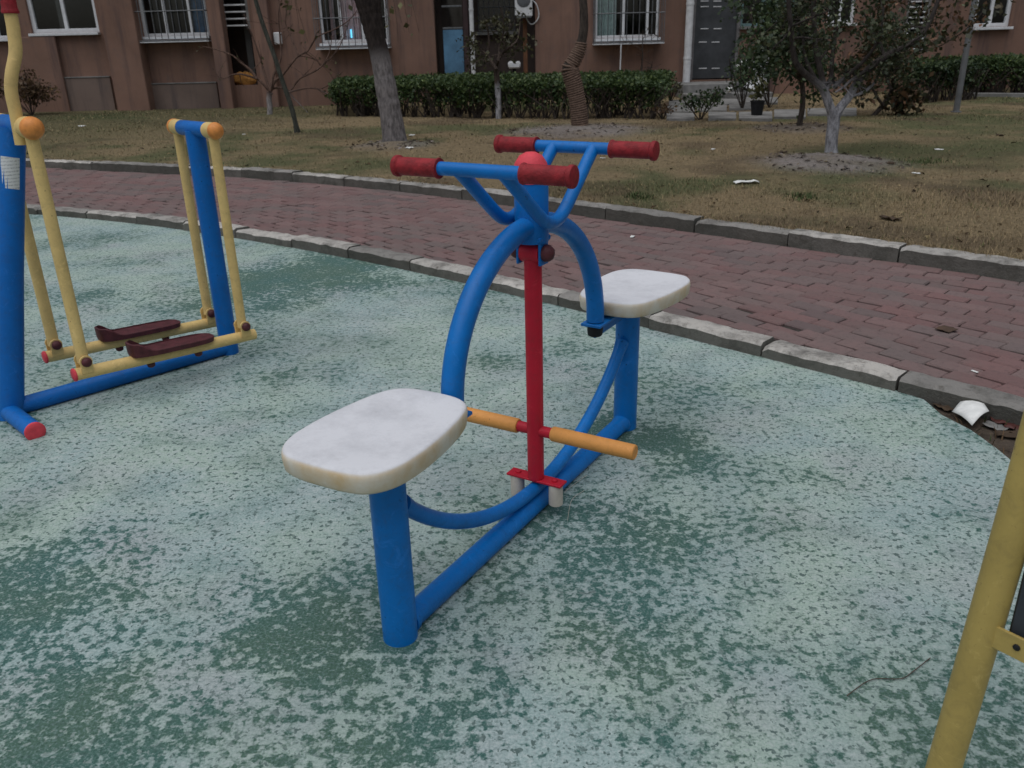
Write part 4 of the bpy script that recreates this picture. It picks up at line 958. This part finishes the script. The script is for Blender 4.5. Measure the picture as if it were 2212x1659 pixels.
leaves('crown', [t + Vector(rng.normal(0, .075, 3)) for t in random.choices(tp, k=3700)], .042, leaf_mat('muted_evergreen_leaf', (.018, .026, .013), (.036, .048, .022), (.075, .085, .04)), tr)
# thin dark tree behind it, and the leaning shrubby tree
def shrubtree(name, label, px, py, trunk, k, lm, r, spread, size=.06, jit=.2, bark='bark', grp=None):
    o = base_of(px, py); t_ = thing(name, label, 'tree', o, 0, grp); mb = MB(); tips = []; 
    for b, ra in trunk:
        pts = rel([at(*z5(*q), o.y + random.uniform(-jit, jit) * min(1, i)) for i, q in enumerate(b)], o)
        if b is trunk[0][0]: pts[0] = Vector((0, 0, -.03))
        branchy(mb, smooth_path(pts, 3), ra, ra * .35, 2, tips, .65, 5, 8, 0, .38)
    mb.build('trunk', bark, t_); leaves('crown', [t + Vector(rng.normal(0, spread, 3)) for t in random.choices([q for q in tips if q.z > .18], k=k)], size, lm, t_); return t_
shrubtree('dark_shrub_tree', 'thin dark-stemmed leafy tree behind the forked whitewashed tree', 1726, 272, [([(270, 1085), (300, 900), (290, 700), (230, 560), (220, 400), (150, 200), (120, 0)], .04), ([(290, 700), (120, 560), (0, 420), (-120, 260), (-150, 60)], .022), ([(290, 760), (350, 560), (330, 300), (360, 50)], .022), ([(230, 560), (60, 330), (40, 80)], .02)], 3000, 'leaf_dark', .04, .10, .06)
shrubtree('leaning_shrub_tree', 'low leaning tree with browning leaves right of the forked trunk', 1883, 250, [([(900, 1005), (990, 910), (1070, 780), (1090, 640), (1180, 480), (1300, 330), (1420, 150), (1480, -60)], .035), ([(990, 910), (900, 760), (860, 600), (900, 400)], .02), ([(1070, 780), (1010, 640), (960, 480), (960, 250), (940, 0)], .022), ([(1000, 905), (1130, 885), (1200, 850)], .012)], 2600, leaf_mat('mixed_brown_leaf', (.02, .028, .012), (.05, .045, .02), (.13, .065, .035)), .035, .10, .07)
# wall plant behind the right hedge
def clump(name, label, cat, px, py, pts, size, lm, stems, stemmat='bark', group=None):
    o = base_of(px, py); t_ = thing(name, label, cat, o, 0, group); mb = MB()
    for s_ in stems: mb.tube([Vector(q) for q in s_], .008, 5)
    mb.build('stems', stemmat, t_); leaves('leaves', pts, size, lm, t_); return t_
def ball(n, c, r): 
    q = rng.normal(size=(n, 3)); q /= np.linalg.norm(q, axis=1)[:, None]; q *= (rng.random((n, 1)) ** .45); return q * np.array(r) + np.array(c)
o = base_of(2055, 205); rr = [at(x, y, o.y + 1.6) - o for x, y in ((2056, 130), (2060, 105), (2064, 74), (2066, 40), (2064, 5))]
clump('bronze_wall_plant', 'tall thin plant with bronze leaves against the wall behind the right hedge', 'plant', 2055, 205, np.concatenate([ball(90, rr[4], (.22, .12, .16)), ball(110, rr[3], (.18, .12, .2)), ball(25, rr[2], (.1, .08, .03)), ball(12, rr[0], (.06, .06, .1))]), .055, 'leaf_brown', [[rr[0] + Vector((0, 0, -.7))] + rr])
# hedges
def hedge(name, label, quad, ztop, n, lm, size, seed, round_=.16, stems=0, base=.12):
    q = [Vector(p) for p in quad]; o = sum(q, Vector()) / 4; o.z = float(lawn_z(o.x, o.y)); t_ = thing(name, label, 'hedge', o); pts = []
    u = rng.random(n); v_ = rng.random(n); kind = rng.random(n); per = rng.random(n)
    ztop_ = ztop
    P = np.array([[p.x, p.y] for p in q])
    def bil(u, v_): return (P[0] * ((1 - u) * (1 - v_))[:, None] + P[1] * (u * (1 - v_))[:, None] + P[2] * (u * v_)[:, None] + P[3] * ((1 - u) * v_)[:, None])
    top = kind < .46; xy = bil(u, v_); z = np.full(n, ztop_) - rng.random(n) ** 2 * .12
    fr = (kind >= .46) & (kind < .86); v2 = np.where(fr, rng.random(n) ** 1.8 * .10, v_); le = kind >= .86; u2 = np.where(le, np.where(per < .5, rng.random(n) ** 1.6 * .06, 1 - rng.random(n) ** 1.6 * .06), u)
    xy2 = bil(u2, v2); lo_ = base + .2 * rng.random(n); zz = lo_ + (ztop_ - lo_) * rng.random(n) ** .75
    xy = np.where(top[:, None], xy, xy2); z = np.where(top, z, zz)
    z = z + .085 * (fbm(xy[:, 0] * 2.2, xy[:, 1] * 2.2, seed) - .5) * 2 * (z / ztop_); j = rng.normal(0, .035, (n, 2)); xy = xy + j + (fbm(xy[:, 0] * 1.7, z * 3, seed + 5)[:, None] - .5) * .25
    edge_ = np.minimum(v_, 1 - v_); z = z - np.where(top & (v_ < .05), (.05 - v_) / .05 * round_ * .5, 0)
    keep = rng.random(n) < np.clip(.35 + 1.1 * fbm(xy[:, 0] * 3.1, z * 4 + xy[:, 1], seed + 9), 0, 1) + (top * .5)
    pts = np.stack([xy[:, 0] - o.x, xy[:, 1] - o.y, z - (0)], -1)[keep]
    leaves('foliage', pts, size, lm, t_, .2)
    sm = MB(); ns = stems
    for k in range(ns):
        uu, vv = random.random(), random.choice([random.uniform(.005, .04), random.random() * .5]); b = bil(np.array([uu]), np.array([vv]))[0]; z0 = float(lawn_z(*b)) - o.z - .02; b = Vector((b[0] - o.x, b[1] - o.y, z0)); h = ztop * .85
        for s_ in range(3): sm.tube([b, b + Vector((random.gauss(0, .06), random.gauss(0, .06), h * .4)), b + Vector((random.gauss(0, .16), random.gauss(0, .16), h))], [.014, .009, .004], 5)
    sm.build('stems', 'bark', t_); return t_
p0, p1 = gnd(725, 249, .17), gnd(1412, 256, .17)
p2, p3 = Vector((3.1, 16.4, 0)), Vector((-3.2, 17.6, 0))
hedge('box_hedge', 'long clipped dark green box hedge in front of the middle of the building', (p0, p1, p2, p3), .555, 46000, 'leaf_hedge', .048, 5, stems=150)
q0, q1 = gnd(1955, 224, .17), gnd(2110, 214, .17)
hedge('round_hedge', 'rounded dark green bush to the left of the grey pole', (q0, q1, Vector((q1.x + .1, q1.y + .9, 0)), Vector((q0.x - .2, q0.y + .9, 0))), .60, 9000, 'leaf_dark', .05, 15, stems=30)
q0, q1 = gnd(2100, 205, .17), gnd(2330, 206, .17)
hedge('low_hedge', 'long low hedge with brownish front behind the grey pole at the far right', (q0, q1, Vector((q1.x + .5, 18.0, 0)), Vector((q0.x - 1.6, 18.0, 0))), .62, 16000, 'leaf_hedge', .05, 25, stems=60)
kb = MB(); k0, k1 = gnd(2085, 206, .17), gnd(2400, 209, .17); dv = (k1 - k0); kb.box(((k0.x + k1.x) / 2, (k0.y + k1.y) / 2 - .05, .17), (dv.length, .09, .1), math.atan2(dv.y, dv.x), .01)
struct(kb.build('garden_edging', 'concrete', None, False))
# shrubs by the entrance
def shrub(name, label, px, py, h, wd, n, lm, size=.05):
    stems = []; pts = []
    for k in range(9):
        e = Vector((random.gauss(0, wd * .4), random.gauss(0, wd * .4), h * random.uniform(.6, 1.05))); stems.append([(0, 0, -.02), e * .5 + Vector((random.gauss(0, .03), 0, .03)), e])
        pts.append(ball(n // 9, e * .78, (wd * .34, wd * .34, h * .28)))
    return clump(name, label, 'shrub', px, py, np.concatenate(pts), size, lm, stems)
shrub('rose_shrub', 'loose dark green shrub on the lawn edge right of the long hedge', 1512, 260, .42, .40, 520, 'leaf_dark')
shrub('leggy_shrub', 'tall straggly green shrub beside the black plant pot', 1604, 238, .95, .45, 520, 'leaf_dark', .06)
shrub('weedy_shrub', 'small grey-green weed clump by the foot of the wide white downpipe', 1448, 222, .45, .35, 260, 'leaf_olive')
shrub('corner_shrub', 'dark rounded shrub against the wall at the far left', 70, 250, .8, .7, 1500, 'leaf_brown', .06)
shrub('entrance_shrub', 'dense dark shrub below the teal window right of the entrance', 1662, 232, 1.3, .7, 1500, 'leaf_dark', .06)
shrub('brown_twiggy_shrub', 'leafless brown twiggy shrub at the right end of the long hedge', 1432, 257, .22, .25, 90, 'leaf_brown', .05)
o = base_of(1395, 175); 
b = gnd(1400, 205, .17); tr = thing('wall_sapling', 'thin bare sapling growing against the wall under the wide barred window', 'tree', (at(1385, 165, 17.6).x, 17.6, float(lawn_z(2.8, 17.6))))
mb = MB(); tips = []
branchy(mb, [Vector((0, 0, -.03)), Vector((.0, 0, .4)), Vector((.02, .05, .8)), Vector((0, .0, 1.25))], .022, .006, 2, tips, .7, 7, 7, .0, .5); mb.build('trunk', 'bark', tr)
sx = at(1339, 130, 17.4); stk = MB().tube([(sx.x, 17.4, .05), (sx.x + .02, 17.42, 1.18)], .012, 8).build('garden_stake', 'white_paint'); tag(stk, 'thin white stake standing behind the hedge under the barred window', 'stake')
# lamp pole
o = base_of(2065, 242); po = thing('lamp_pole', 'slim grey metal pole rising out of frame by the right hedge', 'lamp pole', o)
MB().lathe([(.045, -.03), (.043, .8), (.04, 1.6), (.034, 4.2)], seg=16).build('shaft', simple('grey_metal', (.16, .165, .17), .55, .2, 6, .1, 60, .4, .2), po)
MB().lathe([(.075, -.02), (.075, .012), (.05, .02)], seg=16).build('base_plate', 'steel_bar', po)
MB().tube(spline([(0, 0, 4.15), (0, -.1, 4.4), (0, -.4, 4.5), (0, -.7, 4.48)], 5), .025, 10).build('arm', 'steel_bar', po); MB().box((0, -.85, 4.46), (.16, .4, .08), 0, .03).build('lamp_head', 'steel_bar', po)
# entrance paving slabs, pot, rubble
pv = bpy.data.objects.new('entrance_paving', None); COL.objects.link(pv); struct(pv)
cells = [(1440, 232, 1500, 244), (1505, 228, 1570, 240), (1575, 226, 1640, 238), (1440, 246, 1500, 259), (1530, 246, 1590, 260), (1596, 244, 1668, 260), (1672, 240, 1740, 256), (1445, 216, 1520, 229), (1524, 214, 1600, 226), (1604, 212, 1680, 224), (1744, 236, 1850, 250)]
for (xa, ya, xb, yb) in cells:
    c4 = [gnd(xa, yb, .17), gnd(xb, yb, .17), gnd(xb, ya, .17), gnd(xa, ya, .17)]; zt = max(float(lawn_z(c.x, c.y)) for c in c4) + .02 + random.uniform(0, .015)
    MB().add([(c.x, c.y, zt + random.uniform(-.006, .006)) for c in c4] + [(c.x, c.y, zt - .12) for c in c4], [(0, 1, 2, 3), (0, 4, 5, 1), (1, 5, 6, 2), (2, 6, 7, 3), (3, 7, 4, 0)]).build('slab', 'concrete', pv, False)
o = base_of(1634, 254); o.z += .05; pt = thing('plant_pot', 'black plastic plant pot with a small plant on the paving', 'plant pot', o)
MB().lathe([(.075, -.02), (.08, .0), (.10, .17), (.108, .172), (.108, .19), (.095, .19), (.09, .16)], seg=20).build('pot', 'black', pt)
struct(leaves('plant', ball(140, (0, 0, .34), (.12, .12, .2)), .06, 'leaf_olive', pt), 'stuff')
def rock(r, seed, flat=.6):
    mb = MB(); N = 10; vs = []; fs = []; rs = random.Random(seed)
    for j in range(7):
        ph = -math.pi / 2 + math.pi * j / 6
        for i in range(N):
            a = 2 * math.pi * i / N; k = r * (1 + rs.uniform(-.22, .22)); vs.append((k * math.cos(ph) * math.cos(a), k * math.cos(ph) * math.sin(a), k * math.sin(ph) * flat))
    for j in range(6):
        for i in range(N): fs.append((j * N + i, j * N + (i + 1) % N, (j + 1) * N + (i + 1) % N, (j + 1) * N + i))
    return mb.add(vs, fs)
for k, (px, py, dep, r, nm, lb_, cat, mt) in enumerate([(1626, 190, 17.3, .20, 'rubble_sack', 'pale lumpy sack beside the entrance steps', 'sack', 'white_paint'), (1606, 140, 17.35, .16, 'plastic_bag', 'white knotted plastic bag against the wall beside the entrance door', 'bag', 'paper'), (1576, 190, 17.05, .06, 'white_stone', 'small white ball lying on the entrance step', 'ball', 'paper'), (1423, 191, 17.9, .14, 'pale_boulder', 'pale boulder at the wall foot beside the wide downpipe', 'stone', 'concrete')]):
    p = at(px, py, dep); z = p.z - .03
    ro = rock(r, k, .8).build(nm, mt, None, True, 60); ro.location = (p.x, dep, max(z, float(lawn_z(p.x, dep)) + r * .5)); tag(ro, lb_, cat)
wsx = at(1660, 145, 17.6); ws = MB(); vs = []; fs = []; N = 9
for j in range(10):
    for i in range(N): vs.append((-.16 + .32 * i / (N - 1) + .02 * math.sin(j), .03 * math.sin(i * 1.6 + j * .5), .8 * j / 9))
for j in range(9):
    for i in range(N - 1): fs.append((j * N + i, j * N + i + 1, (j + 1) * N + i + 1, (j + 1) * N + i))
wo_ = ws.add(vs, fs).build('hanging_sheet', 'white_paint'); md = wo_.modifiers.new('t', 'SOLIDIFY'); md.thickness = .006; wo_.location = (wsx.x, 18.1, wsx.z - .4); tag(wo_, 'white cloth hanging on the wall behind the shrubs right of the entrance', 'cloth')  # added white sheet standing in for a lit gap of wall behind foliage

# ================================================================== LITTER, WEEDS, DEBRIS
def scrap(px, py, w_, l_, label, z=None, name='paper_scrap', mat='paper', cat='litter', crump=.3, seed=0, ang=None, group=None):
    rs = random.Random(seed); p = base_of(px, py) if z is None else gnd(px, py, z); N = 6; vs = []; fs = []
    for j in range(N):
        for i in range(N):
            u, v_ = i / (N - 1) - .5, j / (N - 1) - .5; h = crump * w_ * (abs(math.sin(2.3 * u * 3 + seed)) * .5 + .35 * math.cos(5 * v_ + seed * 2) ** 2) * (.5 + rs.random() * .5)
            vs.append((u * l_ * (1 - .2 * abs(v_)), v_ * w_, max(.002, h) + .003))
    for j in range(N - 1):
        for i in range(N - 1): fs.append((j * N + i, j * N + i + 1, (j + 1) * N + i + 1, (j + 1) * N + i))
    o_ = MB().add(vs, fs).build(name, mat, None, True, 50); o_.location = p; o_.rotation_euler = (0, 0, rs.uniform(0, 6.28) if ang is None else ang); md = o_.modifiers.new('t', 'SOLIDIFY'); md.thickness = .002; return tag(o_, label, cat, group)
scrap(1612, 397, .09, .22, 'largest white crumpled paper on the dry lawn behind the right handlebar', seed=3, ang=.1, crump=.45)
scrap(178, 274, .08, .14, 'white paper scrap on the grass near the left wall pillar', seed=4)
scrap(890, 293, .06, .12, 'small white scrap just right of the willow trunk', seed=5)
scrap(884, 321, .07, .10, 'pale crumpled scrap below the willow trunk near the kerb', seed=6)
scrap(1540, 323, .04, .09, 'tiny white scrap on the lawn right of the far handlebar', seed=7)
scrap(2028, 324, .05, .09, 'cream scrap on the lawn below the grey pole', seed=8)
scrap(1979, 375, .05, .07, 'cream scrap on the lawn right of the soil mound', seed=9)
scrap(1302, 343, .03, .06, 'tiny white scrap between the far handlebar tubes', seed=10)
scrap(529, 291, .05, .07, 'tiny pale scrap on the lawn left of the thin leaning trunk', seed=11)
scrap(1366, 512, .025, .06, 'small white scrap on the brick path behind the machine', z=Z_PATH + .003, seed=12)
scrap(2105, 804, .012, .03, 'tiny white fragment on the brick path at the right', z=Z_PATH + .003, seed=13)
scrap(2044, 713, .07, .08, 'dry brown leaf lying on the brick path', z=Z_PATH + .003, name='fallen_leaf', mat=simple('dead_leaf', (.075, .045, .028), .8), cat='leaf', seed=14, crump=.15)
dl = MAT['dead'] = simple('dead_leaf_dark', (.06, .038, .022), .85)
for k, (px, py, s_, lb_) in enumerate([(1922, 476, .14, 'brown curled leaf on the lawn just above the kerb'), (2159, 294, .12, 'dark brown clod on the lawn at the far right edge'), (1925, 355, .10, 'brown leaf right of the bare soil mound'), (1690, 330, .12, 'dark leaf litter left of the forked trunk'), (1110, 282, .14, 'dark leaf litter on the lawn below the small hedge tree')]):
    scrap(px, py, s_ * .6, s_, lb_, name='fallen_leaf', mat=dl, cat='leaf', seed=20 + k, crump=.4)
def weed(px, py, r, h, n, label, seed):
    c = base_of(px, py); x = c.x + rng.normal(0, r * .5, n); y = c.y + rng.normal(0, r * .5, n); hh = h * rng.uniform(.5, 1.1, n) * np.exp(-((x - c.x) ** 2 + (y - c.y) ** 2) / r ** 2); cc = np.array([.065, .085, .035]) * rng.uniform(.6, 1.5, (n, 1))
    o_ = thing('weed_tuft', label, 'weed', c); q_ = blades('blades', x, y, hh + .01, np.full(n, .009), cc, None, 1.2); q_.parent = o_; q_.matrix_parent_inverse = Matrix.Translation(-c); struct(q_, 'stuff')
weed(1730, 428, .16, .05, 130, 'green weed tuft on the lawn behind the white rear seat', 1); weed(1380, 428, .13, .05, 110, 'green weed tuft by the kerb right of the handlebar', 2)
weed(2000, 350, .3, .045, 150, 'wide dark green grass patch right of the soil mound', 4)
# soil corner debris by the kerb
c4 = [gnd(2056, 891), gnd(2099, 921), gnd(2133, 906), gnd(2096, 866)]; vs = []; fs = []; N = 7
for j in range(N):
    for i in range(N):
        u, v_ = i / (N - 1), j / (N - 1); p = c4[0] * (1 - u) * (1 - v_) + c4[1] * u * (1 - v_) + c4[2] * u * v_ + c4[3] * (1 - u) * v_; vs.append((p.x, p.y, .004 +   .016 * math.sin(math.pi * u) * .5 + .030 * v_ + .012 * math.sin(math.pi * v_)))
for j in range(N - 1):
    for i in range(N - 1): fs.append((j * N + i, j * N + i + 1, (j + 1) * N + i + 1, (j + 1) * N + i))
co_ = MB().add(vs, fs).build('bent_card', 'paper', None, True, 60); md = co_.modifiers.new('t', 'SOLIDIFY'); md.thickness = .003; tag(co_, 'bent off-white card lying in the soil corner by the kerb', 'litter')
rl = simple('wet_red_leaf', (.075, .022, .018), .6)
for k, (px, py, lb_, m_) in enumerate([(2165, 912, 'dark red leaf nearest the bent card by the kerb', rl), (2190, 922, 'dark red leaf in the soil corner at the right edge', rl), (2150, 925, 'grey crumpled wrapper beside the bent card', 'concrete'), (2205, 938, 'pale brown leaf at the right frame edge in the soil corner', dl), (2175, 942, 'brown leaf in the soil corner below the red leaves', dl), (2040, 882, 'brown leaf on the soil left of the bent card', dl)]):
    scrap(px, py, .05, .08, lb_, z=-.016, name='fallen_leaf' if k != 2 else 'wrapper', mat=m_, cat='leaf' if k != 2 else 'litter', seed=40 + k, crump=.35)
n = 900; a = rng.uniform(-1.2, 2.0, n); wv = rng.uniform(-.5, .02, n); p = ab(a, nearb(a) + wv); kp = p[:, 0] > 1.62 + .02 * rng.random(n); x, y = p[kp, 0], p[kp, 1]; m_ = len(x)
cc = np.where(rng.random((m_, 1)) < .4, np.array([[.045, .075, .022]]), np.array([[.11, .07, .04]])) * rng.uniform(.5, 1.3, (m_, 1))
_lz = lawn_z
lawn_z = lambda x, y: np.zeros_like(np.asarray(x, float)) - .016
struct(blades('corner_grass', x, y, rng.uniform(.01, .05, m_), np.full(m_, .005), cc, None, 1.5), 'stuff', 'weeds and dead grass in the soil corner')
lawn_z = _lz
# twig and straws on the court
tw = spline([tuple(gnd(x, y)[:2]) + (.004,) for x, y in ((1829, 1506), (1850, 1490), (1871, 1476), (1895, 1469), (1946, 1469), (1971, 1454), (2009, 1424))], 4)
tag(MB().tube(tw, .0011, 6).build('twig', 'twig'), 'thin bent twig lying on the court near the yellow post', 'twig')
for pts, lb_ in ((((1226, 1126), (1231, 1094), (1239, 1077), (1262, 1061)), 'pale curved straw beside the white roller'), (((1219, 1065), (1240, 1048), (1268, 1028)), 'pale straw against the blue ground rail')):
    tag(MB().tube(spline([tuple(gnd(x, y)[:2]) + (.003,) for x, y in pts], 5), .0007, 5).build('straw', 'cream'), lb_, 'straw')
